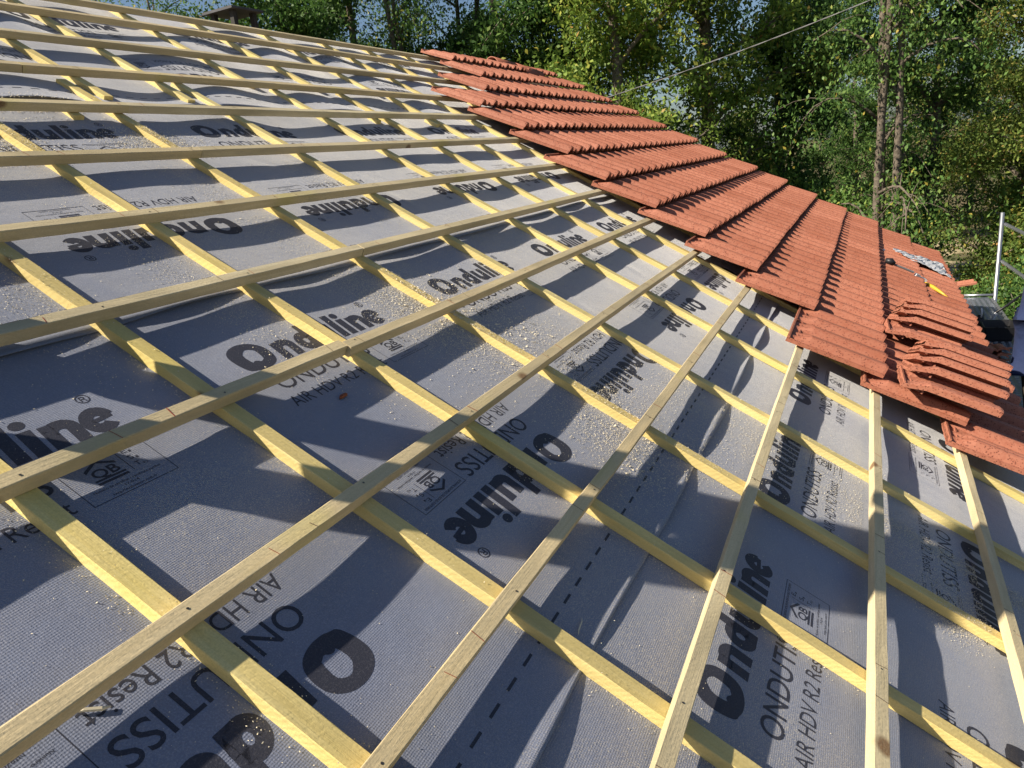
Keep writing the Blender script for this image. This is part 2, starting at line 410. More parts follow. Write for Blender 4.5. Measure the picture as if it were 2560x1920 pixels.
# glyphs
def text_poly(body, bold=0.0, shear=0.0):
    """triangulated outline of a line of text: list of verts, faces"""
    cu = bpy.data.curves.new('t', 'FONT'); cu.body = body; cu.size = 1; cu.offset = bold; cu.shear = shear; cu.resolution_u = 4
    cu.dimensions = '2D'; cu.fill_mode = 'BOTH'
    ob = bpy.data.objects.new('t', cu); COL.objects.link(ob)
    dg = bpy.context.evaluated_depsgraph_get(); me = bpy.data.meshes.new_from_object(ob.evaluated_get(dg))
    v = [tuple(x.co) for x in me.vertices]; f = [tuple(p.vertices) for p in me.polygons]
    bpy.data.objects.remove(ob); bpy.data.meshes.remove(me)
    return v, f
def curve_poly(loops):
    cu = bpy.data.curves.new('t', 'CURVE'); cu.dimensions = '2D'; cu.fill_mode = 'BOTH'
    for lp in loops:
        s = cu.splines.new('POLY'); s.points.add(len(lp)-1)
        for p, q in zip(s.points, lp): p.co = (q[0], q[1], 0, 1)
        s.use_cyclic_u = True
    ob = bpy.data.objects.new('t', cu); COL.objects.link(ob)
    dg = bpy.context.evaluated_depsgraph_get(); me = bpy.data.meshes.new_from_object(ob.evaluated_get(dg))
    v = [tuple(x.co) for x in me.vertices]; f = [tuple(p.vertices) for p in me.polygons]
    bpy.data.objects.remove(ob); bpy.data.meshes.remove(me)
    return v, f
def fit(vf, x0, x1, y0, h, yb=None):
    """scale a poly so that it spans x0..x1 and cap height 0..h above y0 (y up)"""
    v, f = vf; a = np.array(v)[:, :2]
    mx, Mx = a[:, 0].min(), a[:, 0].max(); top = a[:, 1].max() if yb is None else yb
    bot = 0 if yb is not None or a[:, 1].min() < 0 else a[:, 1].min()
    X = x0+(a[:, 0]-mx)/(Mx-mx)*(x1-x0); Y = y0+(a[:, 1]-bot)/(top-bot)*h
    return [(x, y) for x, y in zip(X, Y)], f
def rect(x0, y0, x1, y1): return [(x0, y0), (x1, y0), (x1, y1), (x0, y1)], [(0, 1, 2, 3)]
def ell(cx, cy, rx, ry, n=28, sk=0): return [(cx+rx*math.cos(2*math.pi*k/n)+sk*math.sin(2*math.pi*k/n)*ry, cy+ry*math.sin(2*math.pi*k/n)) for k in range(n)]
def smoothp(pts, it=3):
    for _ in range(it):
        q = []
        for i in range(len(pts)):
            a, b = pts[i], pts[(i+1) % len(pts)]
            q += [(a[0]*.75+b[0]*.25, a[1]*.75+b[1]*.25), (a[0]*.25+b[0]*.75, a[1]*.25+b[1]*.75)]
        pts = q
    return pts
CAP = .73
def stroke(path, w, close=False):
    n = len(path); L = []; Rr = []
    for i in range(n):
        a = path[(i-1) % n] if (i > 0 or close) else path[i]; b = path[(i+1) % n] if (i < n-1 or close) else path[i]
        dx, dy = b[0]-a[0], b[1]-a[1]; l = math.hypot(dx, dy); nx, ny = -dy/l*w/2, dx/l*w/2
        L.append((path[i][0]+nx, path[i][1]+ny)); Rr.append((path[i][0]-nx, path[i][1]-ny))
    m = n if close else n-1
    return L+Rr, [(i, (i+1) % n, n+(i+1) % n, n+i) for i in range(m)]
def arc(cx, cy, rx, ry, a0, a1, k=14): return [(cx+rx*math.cos(R(a0+(a1-a0)*i/k)), cy+ry*math.sin(R(a0+(a1-a0)*i/k))) for i in range(k+1)]
def big_letters():
    P = []; w = .0285; xh = .079; asc = .113
    def n_(x, W_):
        P.append(rect(x, 0, x+w, xh-.004)); r_ = (W_-w)/2
        P.append(stroke([(x+w/2, xh*.48)]+arc(x+W_/2, xh-w/2-r_*.80, r_, r_*.80, 180, 0)+[(x+W_-w/2, .0)], w))
    def u_(x, W_):
        P.append(rect(x+W_-w, .003, x+W_, xh)); r_ = (W_-w)/2
        P.append(stroke([(x+w/2, xh)]+arc(x+W_/2, w/2+r_*.80, r_, r_*.80, 180, 360)+[(x+W_-w/2, xh*.55)], w))
    n_(.138, .074)
    P.append(stroke(arc(.257, xh/2, .0225, xh/2-w/2+.001, 0, 345, 23), w, True)); P.append(rect(.265, 0, .293, asc))
    u_(.303, .074)
    P.append(rect(.387, 0, .4155, asc)); P.append(rect(.4255, 0, .454, xh)); P.append(curve_poly([ell(.4397, .099, .0155, .0135)]))
    n_(.464, .074)
    P.append(stroke(arc(.5755, xh/2, .0235, xh/2-w/2+.002, 12, 322, 22), w)); P.append(([(.560, xh*.40), (.606, xh*.47), (.606, xh*.62), (.560, xh*.55)], [(0, 1, 2, 3)]))
    return [([(p[0]+.10*p[1], p[1]) for p in v], f) for v, f in P]
def cluster():
    """the printed block, x to the right, y up, origin at the left foot of the big word"""
    parts = []
    # big heavy word: custom capital with a house shaped counter, then heavy lower case
    outer = smoothp([(.002, .045), (.006, .088), (.040, .112), (.088, .112), (.122, .086), (.128, .050), (.116, .012), (.080, -.004), (.044, -.004), (.030, .002), (.012, .006)], 2)
    inner = [(.046, .030), (.054, .036), (.064, .034), (.072, .026), (.080, .030), (.088, .034), (.093, .070), (.084, .080), (.070, .086), (.058, .080), (.044, .066)]
    parts.append(curve_poly([outer, smoothp(inner, 1)]))
    parts += big_letters()
    t = text_poly('®', 0.006); a = np.array(t[0])
    b = a[:, :2]; mn = b.min(0); mx = b.max(0); sc = .030/(mx-mn).max()
    parts.append(([((x-mn[0])*sc+.582, (y-mn[1])*sc+.098) for x, y in b], t[1]))
    parts.append(fit(text_poly('ONDUTISS', .004, .0), .030, .395, -.094, .056, CAP))
    parts.append(fit(text_poly('AIR HDV R2 Resist', .0, .0), .004, .390, -.158, .040, CAP))
    # certification box
    x0, x1, y0, y1 = .415, .600, -.166, -.042; l = .0016
    parts += [rect(x0, y0, x1, y0+l), rect(x0, y1-l, x1, y1), rect(x0, y0+l, x0+l, y1-l), rect(x1-l, y0+l, x1, y1-l)]
    parts.append(fit(text_poly('ECRANS SOUPLES DE SOUS-TOITURES', .008), x0+.012, x1-.012, y1-.013, .0070, CAP))
    cx = x0+.074
    parts.append(([(cx-.032, -.079), (cx, -.0605), (cx+.032, -.079), (cx+.032, -.0865), (cx, -.0680), (cx-.032, -.0865)], [(0, 1, 4, 5), (1, 2, 3, 4)]))
    parts.append(fit(text_poly('QB', .018), cx-.026, cx+.028, -.107, .024, CAP))
    parts += [rect(cx-.032, -.1155, cx+.032, -.1105), rect(cx-.032, -.1245, cx+.032, -.1185)]
    parts.append(rect(x0+.118, -.122, x0+.1195, -.062))
    for k, (a_, b_) in enumerate((('E', '1'), ('S', '1'), ('T', 'R2'))):
        y = -.072-.022*k
        parts.append(fit(text_poly(a_), x0+.130, x0+.141, y, .013, CAP)); parts.append(fit(text_poly(b_), x0+.144, x0+.144+.005*len(b_), y-.002, .006, CAP))
    parts.append(fit(text_poly('Numéro de certificat / certificate number', .006), x0+.02, x1-.02, -.139, .0062, CAP))
    parts.append(fit(text_poly('17-014', .006), x0+.078, x0+.108, -.149, .0060, CAP))
    parts.append(fit(text_poly('http://evaluation.cstb.fr', .006), x0+.045, x1-.045, -.160, .0062, CAP))
    v = []; f = []
    for pv, pf in parts:
        n = len(v); v += [(p[0], p[1]) for p in pv]; f += [tuple(i+n for i in q) for q in pf]
    return np.array(v), f
CV, CF = cluster()
def cut_and_drape(V, F, si, parent_polys):
    """cut polygons along the membrane's own grid and lay them on it"""
    bm = bmesh.new(); vs = [bm.verts.new((x, y, 0)) for x, y in V]
    for q in F:
        try: bm.faces.new([vs[i] for i in q])
        except ValueError: pass
    a = V.min(0); b = V.max(0)
    for k in range(math.ceil(a[0]/GU), math.floor(b[0]/GU)+1):
        bmesh.ops.bisect_plane(bm, geom=bm.verts[:]+bm.edges[:]+bm.faces[:], plane_co=(k*GU, 0, 0), plane_no=(1, 0, 0), dist=1e-6)
    for k in range(math.ceil(a[1]/GU), math.floor(b[1]/GU)+1):
        bmesh.ops.bisect_plane(bm, geom=bm.verts[:]+bm.edges[:]+bm.faces[:], plane_co=(0, k*GU, 0), plane_no=(0, 1, 0), dist=1e-6)
    bm.verts.index_update()
    co = np.array([v.co[:] for v in bm.verts]); fs = [tuple(v.index for v in f.verts) for f in bm.faces]; bm.free()
    parent_polys.append((co[:, :2], fs))
def lay(V, si):
    # bilinear height over the sheet's grid, a hair above it
    u = V[:, 0]; v = -V[:, 1]
    iu = np.floor(u/GU+1e-6)*GU; iv = np.floor(v/GU+1e-6)*GU; fu = (u-iu)/GU; fv = (v-iv)/GU
    h = (felt_h(iu, iv, si)*(1-fu)*(1-fv)+felt_h(iu+GU, iv, si)*fu*(1-fv)+felt_h(iu, iv+GU, si)*(1-fu)*fv+felt_h(iu+GU, iv+GU, si)*fu*fv)
    return np.stack([u, -v, h+.00035], -1)
PR = [  # sheet, lower edge of the sheet above, own lower edge, right ends of upright words, left ends of inverted words
    (0, -4.02, EDGES[0], [1.10, 2.08, 3.06, 4.04, 5.02, 6.0], [.70, 1.67, 2.65, 3.62, 4.6, 5.58]),
    (1, EDGES[0], EDGES[1], [1.0, 1.98, 2.98, 3.955, 4.93], [.32, 1.297, 2.275, 3.27, 4.25]),
    (2, EDGES[1], EDGES[2], [.906, 1.866, 2.845, 3.80, 4.78], [.245, 1.207, 2.185, 3.165, 4.14]),
    (3, EDGES[2], 1.418, [.85, 1.812, 2.778, 3.75], [.13, 1.11, 2.09, 3.07, 4.05])]
for si, e1, e2, ups, invs in PR:
    polys = []
    for ur in ups:
        V = CV.copy(); V[:, 0] += ur-.60; V[:, 1] += -(e1+.307); cut_and_drape(V, CF, si, polys)
    for ul in invs:
        V = CV.copy(); V = -V; V[:, 0] += ul+.60; V[:, 1] += -(e2-.424); cut_and_drape(V, CF, si, polys)
    DV = []; DF = []
    u = -.6
    while u < 5.5:
        v0 = -(e2-.108); n = len(DV)
        DV += [(u, v0-.003), (u+.036, v0-.003), (u+.036, v0+.003), (u, v0+.003)]; DF.append((n, n+1, n+2, n+3)); u += .070
    if si in (0, 1, 2): cut_and_drape(np.array(DV), DF, si, polys)
    v = []; f = []; n = 0
    for a, q in polys: v.append(a); f += [tuple(i+n for i in t) for t in q]; n += len(a)
    V = np.concatenate(v); P = lay(V, si)
    me = bpy.data.meshes.new('printed_lettering'); me.from_pydata(P.tolist(), [], f); me.materials.append(M['ink']); me.update()
    link('printed_lettering', me, sheets[si], Matrix())

# ------------------------------------------------------------------ battens and counter battens
def bar_mesh(name, L, wid, hgt, mats, seed, marks=(), along='x', bow=.003, flat=False):
    """rough sawn bar with chamfered arrises; runs along +x (or -y, i.e. down the slope); top at z=0, its low side at y=0"""
    r = random.Random(seed); c = .0016
    n = max(2, int(L/.08)); prof = [(0, -hgt+c), (0, -c), (c, 0), (wid-c, 0), (wid, -c), (wid, -hgt+c), (wid-c, -hgt), (c, -hgt)]
    p1, p2, p3 = r.uniform(0, 6), r.uniform(0, 6), r.uniform(0, 6)
    mb = MB(); vs = []
    for i in range(n+1):
        s = L*i/n; dy = bow*math.sin(s*.9+p1)+bow*.4*math.sin(s*2.3+p2); dz = bow*.6*math.sin(s*1.1+p3)
        for (y, z) in prof:
            jy, jz = r.uniform(-.0007, .0007), r.uniform(-.0006, .0006)
            yy, zz = y+dy+jy, z+dz+jz
            vs.append((s, yy, zz) if along == 'x' else (yy, -s, zz))
    fs = [(i*8+k, i*8+(k+1) % 8, (i+1)*8+(k+1) % 8, (i+1)*8+k) for i in range(n) for k in range(8)]
    if along == 'y': pass
    else: fs = [f[::-1] for f in fs]
    e1, e2 = tuple(range(8)), tuple(range(n*8+7, n*8-1, -1))
    if along == 'y': e1, e2 = e1[::-1], e2[::-1]
    mb.add(vs, fs+[e1, e2])
    for (s, mi, wd_, part) in marks:
        dz = bow*.6*math.sin(s*1.1+p3)+.0009; dy = bow*math.sin(s*.9+p1)+bow*.4*math.sin(s*2.3+p2)
        a = r.uniform(-.006, .006)
        if mi == 3:
            yc = wid*r.uniform(.3, .7); mb.add([(s+.0026*math.cos(q), yc+dy+.0026*math.sin(q), dz) for q in [k*math.pi/4 for k in range(8)]], [tuple(range(8))], mi); continue
        mb.add([(s, .001+dy, dz), (s+wd_, .001+dy, dz), (s+wd_+a, wid*part-.001+dy, dz), (s+a, wid*part-.001+dy, dz)], [(0, 1, 2, 3)], mi)
    return mb.build(name, mats)
BV = [1.060, .665, .271, -.113, -.4987, -.8908, -1.2906, -1.6962, -2.1121, -2.5246, -2.898, -3.300, -3.697, -3.983]
ORD = ['first', 'second', 'third', 'fourth', 'fifth', 'sixth', 'seventh', 'eighth', 'ninth', 'tenth', 'eleventh', 'twelfth', 'thirteenth', 'fourteenth']
JOINT = {6: 2.125, 5: 1.532, 8: 2.150, 9: 2.155, 10: 1.978}
rb = random.Random(5)
BW, BH = .0335, .033
bat_mats = [M['batten'], M['red_pencil'], M['dark_pencil'], M['nail']]
TILEU = [3.39, 3.584, 3.645, 4.27, 4.48, 4.69, 4.80, 4.86, 5.09, 5.16, 5.20, 5.93, 6.59, 6.68]
for i, v in enumerate(BV):
    segs = [(-1.6, JOINT[i]-.0015), (JOINT[i]+.0015, 9.4)] if i in JOINT else [(-1.6, 9.4)]
    for k, (a, b) in enumerate(segs):
        marks = []
        q = -1.07
        while q < 6:
            for dq, mi in ((.0, 1), (.11, 1)):
                s = q+dq+rb.uniform(-.012, .012)-a
                if .02 < s < b-a-.02: marks.append((s, 1 if rb.random() < .6 else 2, rb.choice([.0014, .0018, .0022]), 1 if rb.random() < .75 else rb.uniform(.4, .9)))
            q += .636
        for cbu in (CB_LOW if v > -2.85 else CB_UP):
            s = cbu+.02+rb.uniform(-.006, .006)-a
            if .02 < s < b-a-.02: marks.append((s, 3, .0055, .45))
        o = bar_mesh('batten', b-a, BW, BH, bat_mats, 100+i*3+k, marks, 'x', .0035 if i not in (4,) else .004)
        dv = 0 if k == 0 else rb.choice([-.003, .003])
        o.matrix_world = ROOFM @ Matrix.Translation((a, -(v+dv), rb.uniform(-.0008, .0008)))
        which = '' if i not in JOINT else (', left piece' if k == 0 else ', right piece')
        lab = 'rough pale horizontal batten, %s from the eave%s' % (ORD[i], which) if i < 13 else 'topmost pale horizontal batten, just below the ridge and chimney'
        if i == 0: lab = 'lowest pale horizontal batten, nearest the eave and the bottom right corner'
        tag(o, lab, 'batten', 'pale horizontal battens')
CW, CH = .042, .0285
def counter(u, va, vb, w, seed, lab, skew=0):
    o = bar_mesh('counter_batten', vb-va, CW, CH, [M['counter']], seed, (), 'y', .0025)
    o.matrix_world = ROOFM @ Matrix.Translation((u, -va, w)) @ Matrix.Rotation(skew, 4, 'Z')
    tag(o, lab, 'counter batten', 'yellow counter battens running down the slope')
LOWLAB = {2: 'yellow counter batten crossing the bottom left corner, leftmost of the lower run', 3: 'yellow counter batten second from the left, running from the left edge to the bottom centre',
          4: 'yellow counter batten third from the left, running to the bottom right corner'}
for k, u in enumerate(CB_LOW):
    if k < 1: continue
    vtop = -2.93 if k >= 6 else -2.90
    if k == 5: vtop = -2.87
    n = k-1
    lab = LOWLAB.get(k) or ('yellow counter batten %s from the left in the lower run, passing under the tile edge' % ORD[n] if k > 4 else 'yellow counter batten beyond the left edge of the lower slope')
    counter(u, vtop, 1.40, -.0335, 300+k, lab)
for k, u in enumerate(CB_UP):
    if k < 2: continue
    off = .055 if k in (5, 6, 7) else .0
    counter(u - (.0 if k != 5 else .0), VTOP+.03, {5: -2.70, 6: -2.695}.get(k, -2.96), -.0335, 340+k, 'short yellow counter batten %s from the left in the upper run below the ridge' % ORD[k-2])
for k, (u, v) in enumerate([(1.905, -2.50), (3.845, -2.50), (4.475, -2.455), (5.095, -2.43)]):
    o = bar_mesh('batten_offcut', .10, CW, CH, [M['counter']], 380+k, (), 'y', .0)
    o.matrix_world = ROOFM @ Matrix.Translation((u, -(v-.10), -.0335))
    tag(o, 'short wooden offcut under the tenth batten, %s from the left' % ORD[k], 'wood offcut', 'wood offcuts tucked under the tenth batten')

# splinters and bits lying on the membrane
def chip(name, u, v, L, ang, mat, lab, cat, rad=.0045, sheet=2, lift=.004):
    h = float(felt_h(np.array([u]), np.array([v]), sheet)[0])
    mb = MB(); mb.tube([(-L/2, 0, 0), (-L/4, .002, .001), (L/4, 0, .002), (L/2, .001, 0)], [rad*.3, rad, rad*.9, rad*.25], 5)
    o = mb.build(name, mat, mat=ROOFM @ Matrix.Translation((u, -v, h+lift)) @ Matrix.Rotation(ang, 4, 'Z')); tag(o, lab, cat)
M['brown_chip'] = simple('brown_chip', (.22, .06, .025), .7)
chip('bark_chip', 1.403, -.788, .035, .1, M['brown_chip'], 'small red brown chip lying below the letters AIR HDV R2', 'wood chip', .006)
chip('wood_splinter', .475, -.497, .045, 2.5, M['dust'], 'pale wood peg lying by the word Resist near the bottom left', 'wood chip', .0035)
chip('wood_splinter', 1.185, .02, .05, .2, M['dust'], 'thin pale splinter lying across the dashed line', 'wood chip', .0016)
chip('wood_splinter', 2.215, -.93, .06, -.5, M['dust'], 'pale forked splinter in the thick sawdust at the centre', 'wood chip', .003)

# sawdust and shavings
def sawdust():
    r = np.random.default_rng(77); U = []; V = []; Sz = []
    def put(n, cu, cv, su, sv, s0=.0011, s1=.0026):
        n = int(n*1.7)
        U.append(r.normal(cu, su, n)); V.append(r.normal(cv, sv, n)); Sz.append(r.uniform(s0, s1, n))
    def uni(n, u0, u1, v0, v1, s0=.0011, s1=.0024):
        U.append(r.uniform(u0, u1, n)); V.append(r.uniform(v0, v1, n)); Sz.append(r.uniform(s0, s1, n))
    uni(7000, .6, 5, -3, -.9, .0011, .0026); uni(2600, .4, 3.2, -.9, 1.3, .0009, .0022)
    uni(7000, 1.5, 4.5, -2.6, -.2, .0012, .003)
    put(5200, 2.02, -.92, .10, .17); put(5200, 2.25, -.85, .16, .20); put(3000, 2.3, -.55, .25, .12); put(2600, 1.98, -1.1, .06, .2)
    put(2400, 1.98, -.22, .08, .12); put(2600, 2.2, -.30, .10, .12); put(2000, 2.2, .05, .14, .1); put(2200, 1.9, -.05, .12, .1)
    put(2500, 2.55, .0, .12, .15); put(2600, 2.55, .35, .16, .15); put(2500, 2.45, .72, .10, .14); put(2600, 2.25, .95, .07, .10); put(1400, 2.1, .9, .05, .05)
    put(1900, 1.45, -1.35, .05, .3); put(1900, 1.02, -1.6, .05, .25); put(2200, 2.0, -1.8, .06, .3); put(2200, 2.62, -1.9, .06, .3)
    put(2600, 1.45, -2.3, .12, .08, .0015, .004); put(2400, 2.1, -2.3, .12, .07, .0015, .004); put(1500, 1.8, -2.6, .15, .05, .0015, .004); put(1500, .9, -1.98, .1, .05)
    put(1500, 2.9, -1.25, .2, .1); put(1200, 3.4, -1.2, .2, .1); put(2600, 2.45, 1.1, .03, .18, .001, .003); put(1800, 2.5, .95, .02, .18, .001, .003)
    put(500, 2.08, -.95, .05, .09, .003, .006); put(260, 2.25, -.8, .15, .16, .003, .008); put(200, 2.0, -.15, .12, .12, .003, .006)
    for c in CB_LOW[2:9]:
        for sd_, n in ((-1, 1500), (1, 700)):
            vv = r.uniform(-2.8, 1.3, n); keep = (np.sin(vv*3.1+c*5)+np.sin(vv*7.3+c*11)) > -.6; vv = vv[keep]; n = len(vv)
            e_ = np.abs(r.exponential(.016, n))+.002
            U.append(c-e_ if sd_ < 0 else c+CW+e_); V.append(vv); Sz.append(r.uniform(.0009, .0028, n))
    U = np.concatenate(U); V = np.concatenate(V); Sz = np.concatenate(Sz)
    ok = (V < 1.38) & (V > -3.9) & (U > -.5) & (U < 8); U, V, Sz = U[ok], V[ok], Sz[ok]
    sh = np.digitize(V, EDGES)
    h = np.zeros(len(U))
    for s in range(4):
        q = sh == s
        if q.any(): h[q] = felt_h(U[q], V[q], s)
    # things that would fall on a counter batten lie on its top
    for cbs, lo, hi in ((CB_LOW, -2.9, 9), (CB_UP, -9, -2.9)):
        for c in cbs:
            q = (U > c-.001) & (U < c+CW+.001) & (V > lo) & (V < hi); h[q] = -.0335+.001
    for b in BV:
        q = (V < b+.001) & (V > b-BW-.001); h[q] = -5
    ok = h > -1; U, V, Sz, h = U[ok], V[ok], Sz[ok], h[ok]
    Sz = Sz*.72; n = len(U); ang = r.uniform(0, 6.28, n); asp = r.uniform(.25, .8, n); tilt = r.normal(0, .45, (n, 2))
    dx = np.stack([np.cos(ang), np.sin(ang), tilt[:, 0]], -1)*Sz[:, None]; dy = np.stack([-np.sin(ang), np.cos(ang), tilt[:, 1]], -1)*(Sz*asp)[:, None]
    C = np.stack([U, -V, h+.0012+Sz*.25], -1)
    P = np.stack([C-dx, C-dy, C+dx, C+dy], 1).reshape(-1, 3)
    return npmesh('sawdust', P, np.arange(4*n).reshape(-1, 4), M['dust'])
tag(link('sawdust', sawdust(), mat=ROOFM.copy()), 'pale sawdust and fine shavings scattered over the grey membrane', 'sawdust', kind='stuff')

# ------------------------------------------------------------------ roof tiles
PER = .20
PF = [(0, 0), (.07, .003), (.12, .020), (.17, .033), (.22, .038), (.32, .038), (.38, .030), (.44, .013), (.48, .005), (.55, .003), (.60, .013), (.65, .021), (.73, .021), (.79, .013), (.85, .002), (.93, .0)]
PL = [(0, .030), (.010, .037), (.03, .041), (.06, .040), (.09, .014), (.115, .004), (.15, .019), (.18, .020), (.2, .004), (.215, .028), (.245, .038), (.27, .030), (.30, .003)]

def course_mesh(L, width, seed, lap):
    """a run of tiles laid side by side; x along the battens, y negative down the slope, z off the roof. Each tile a body of its own"""
    r = random.Random(seed); nt_ = int(math.ceil(width/PER/2-1e-6)); V = []; F = []; T = []
    TW = PER*2; th = .016
    for k in range(nt_):
        x0 = k*TW; w = min(TW, width-x0)
        if w < .05: break
        xs = [0.0-.0]; hs = [.0]
        for j in range(2):
            for t, h in PF: xs.append((j+t)*PER); hs.append(h)
        xs.append(TW); hs.append(.0)
        if k == 0: hs = [h if x > .012 else .0 for x, h in zip(xs, hs)]
        q = [(x, h) for x, h in zip(xs, hs) if x <= w+1e-6]
        q = sorted(set((round(x, 5), h) for x, h in q))
        if lap: q = PL
        dz = r.uniform(-.0016, .0016); dyy = r.uniform(-.004, .004); tl = r.uniform(-.002, .002); n = len(q)
        S_ = [0, .03, .10, .25, L*.75, L-.012, L]
        base = len(V)
        for s in S_:
            zb = .004 + (.060)*(s/L)
            f = 1.0 if s < L-.001 else .93
            hd = min(1, max(.25, (s-.02)/.07)) if s < .1 else 1
            for x, h in q:
                V.append((x0+x*(1-.004/TW)+.002, -(s+dyy), zb+h*f*hd+th*(f if f < 1 else 1)+dz+tl*(x/TW)))
        for i in range(len(S_)-1):
            for j in range(n-1):
                a = base+i*n+j; F.append((a, a+n, a+n+1, a+1)); T.append(0)
        # underside and rim
        b2 = len(V)
        for s in S_:
            zb = .004 + .060*(s/L)
            for x, h in q: V.append((x0+x*(1-.004/TW)+.002, -(s+dyy), zb+h*.72*min(1, max(.1, s/.1))+dz+tl*(x/TW)))
        for i in range(len(S_)-1):
            for j in range(n-1):
                a = b2+i*n+j; F.append((a, a+1, a+n+1, a+n)); T.append(0)
        for i in range(len(S_)-1):
            a, b = base+i*n, b2+i*n; F.append((a, b, b+n, a+n)); T.append(0)
            a, b = base+i*n+n-1, b2+i*n+n-1; F.append((a, a+n, b+n, b)); T.append(0)
        for j in range(n-1):
            F.append((base+j, base+j+1, b2+j+1, b2+j)); a = base+(len(S_)-1)*n+j; b = b2+(len(S_)-1)*n+j; F.append((a, b, b+1, a+1)); 
        tint = r.uniform(0, 1)
        while len(T) < len(F): T.append(0)
        m = len(T); 
        T = T[:getattr(course_mesh, 'mark', 0)] + [tint]*(m-getattr(course_mesh, 'mark', 0)); course_mesh.mark = m
        # head lap ribs
        def bx(xa, xb, sa, sb, za, zc):
            nonlocal V, F, T
            i0 = len(V)
            V += [(x0+x, -(s+dyy), z) for x in (xa, xb) for s in (sa, sb) for z in (za, zc)]
            for f in [(0, 1, 3, 2), (4, 6, 7, 5), (0, 4, 5, 1), (2, 3, 7, 6), (0, 2, 6, 4), (1, 5, 7, 3)]:
                F.append(tuple(i0+i for i in f)); T.append(tint)
            course_mesh.mark = len(T)
        if w > .3:
            bx(.004, w-.004, .0, .009, .012, .037); bx(.02, w-.004, .042, .050, .014, .034)
            for xx in (.006, .13, .265, w-.012): bx(xx, xx+.006, .009, .042, .013, .030)
            if k == 0:
                for j in range(6):
                    xx = .03+j*.055; i0 = len(V)
                    V += [(xx, -.056, .016), (xx+.006, -.056, .035), (xx+.014, -.056, .016), (xx+.004, -.092, .016), (xx+.010, -.092, .029), (xx+.018, -.092, .016)]
                    for f in [(0, 1, 2), (3, 5, 4), (0, 3, 4, 1), (1, 4, 5, 2), (2, 5, 3, 0)]: F.append(tuple(i0+i for i in f)); T.append(tint)
                bx(.02, .36, .090, .097, .016, .030)
                course_mesh.mark = len(T)
    course_mesh.mark = 0
    me = bpy.data.meshes.new('tile_course'); me.from_pydata(V, [], F); me.materials.append(M['tile'])
    a = me.attributes.new('tint', 'FLOAT', 'FACE'); a.data.foreach_set('value', T)
    me.update(); 
    return me
roof = empty('tiled_roof', W(4.4, 1.4, 0)); tag(roof, 'freshly laid terracotta interlocking tile field stepping down the right side of the roof', 'tiled roof')
heads = [v-.098 for v in BV]
for i, hv in enumerate(heads):
    u0 = TILEU[i]; u1 = 9.45+(hv+4.0)*.115
    L = .455 if i else .44
    tail = heads[i-1]+.070 if i else 1.40
    L = tail-hv
    me = course_mesh(L, u1-u0, 900+i, 0)
    o = link('tile_course', me, roof); o.matrix_world = ROOFM @ Matrix.Translation((u0, -hv, 0))
    o.matrix_parent_inverse = Matrix()
    o.matrix_local = roof.matrix_world.inverted() @ (ROOFM @ Matrix.Translation((u0, -hv, .0)))
# half round ridge tiles lying loose near the ridge
def ridge_tile(L, rad):
    mb = MB(); n = 14
    for r_, f in ((rad, 1), (rad-.014, 0)):
        for x in (0, L):
            for k in range(n+1):
                a = math.pi*k/n; mb.v.append((x, r_*math.cos(a), r_*math.sin(a)*.75))
    m = n+1
    for k in range(n):
        mb.f += [(k, k+1, m+k+1, m+k), (2*m+k, 3*m+k, 3*m+k+1, 2*m+k+1), (k, 2*m+k, 2*m+k+1, k+1), (m+k, m+k+1, 3*m+k+1, 3*m+k)]
    mb.f += [(0, m, 3*m, 2*m), (n, 2*m+n, 3*m+n, m+n)]
    mb.m = [0]*len(mb.f); return mb
ridge_mb = ridge_tile(.40, .10)
o = ridge_mb.build('ridge_tile', M['tile'], mat=Matrix.Translation(W(8.05, -3.98, .035)) @ Matrix.Rotation(PITCH, 4, 'X') @ Matrix.Rotation(-.25, 4, 'Z'), smooth=True)
tag(o, 'loose half round ridge tile lying on the top course, the left of the two', 'ridge tile', 'loose ridge tiles')
o2 = o.copy(); COL.objects.link(o2); o2.matrix_world = Matrix.Translation(W(8.42, -3.86, .04)) @ Matrix.Rotation(PITCH, 4, 'X') @ Matrix.Rotation(-.5, 4, 'Z')
tag(o2, 'loose half round ridge tile lying on the top course, the right of the two', 'ridge tile', 'loose ridge tiles')

# stacks of loose tiles, leaning on each other like fallen dominoes
single = course_mesh(.40, PER*1.5, 77, 1)
def loose(u, v, w, lean, yaw, lab, group='tiles waiting in two leaning rows'):
    o = link('loose_tile', single)
    # local tile: x across, -y down slope, z up ; lean about the slope axis
    o.matrix_world = ROOFM @ Matrix.Translation((u, -v, w)) @ Matrix.Rotation(yaw, 4, 'Z') @ Matrix.Rotation(lean, 4, 'Y') @ Matrix.Translation((0, 0, 0))
    tag(o, lab, 'roof tile', group); return o
PLACE = ['farthest', 'second farthest', 'middle', 'second nearest', 'nearest']
for k, (u, v) in enumerate([(5.12, .735), (4.93, .71), (4.74, .685), (4.56, .66), (4.40, .64)]):
    loose(u, v, (.185, .180, .175, .155, .10)[k], R((18, 18, 18, 13, 3)[k]), R(-3+k*.6), 'terracotta tile in the upper leaning row by the eave, %s of the five' % PLACE[k])
for k, (u, v) in enumerate([(4.14, .79), (3.97, .755), (3.80, .73), (3.64, .71), (3.51, .695)]):
    loose(u, v, (.185, .180, .175, .155, .10)[k], R((18, 18, 18, 13, 3)[k]), R(-3+k*.6), 'terracotta tile in the lower leaning row by the eave, %s of the five' % PLACE[k])

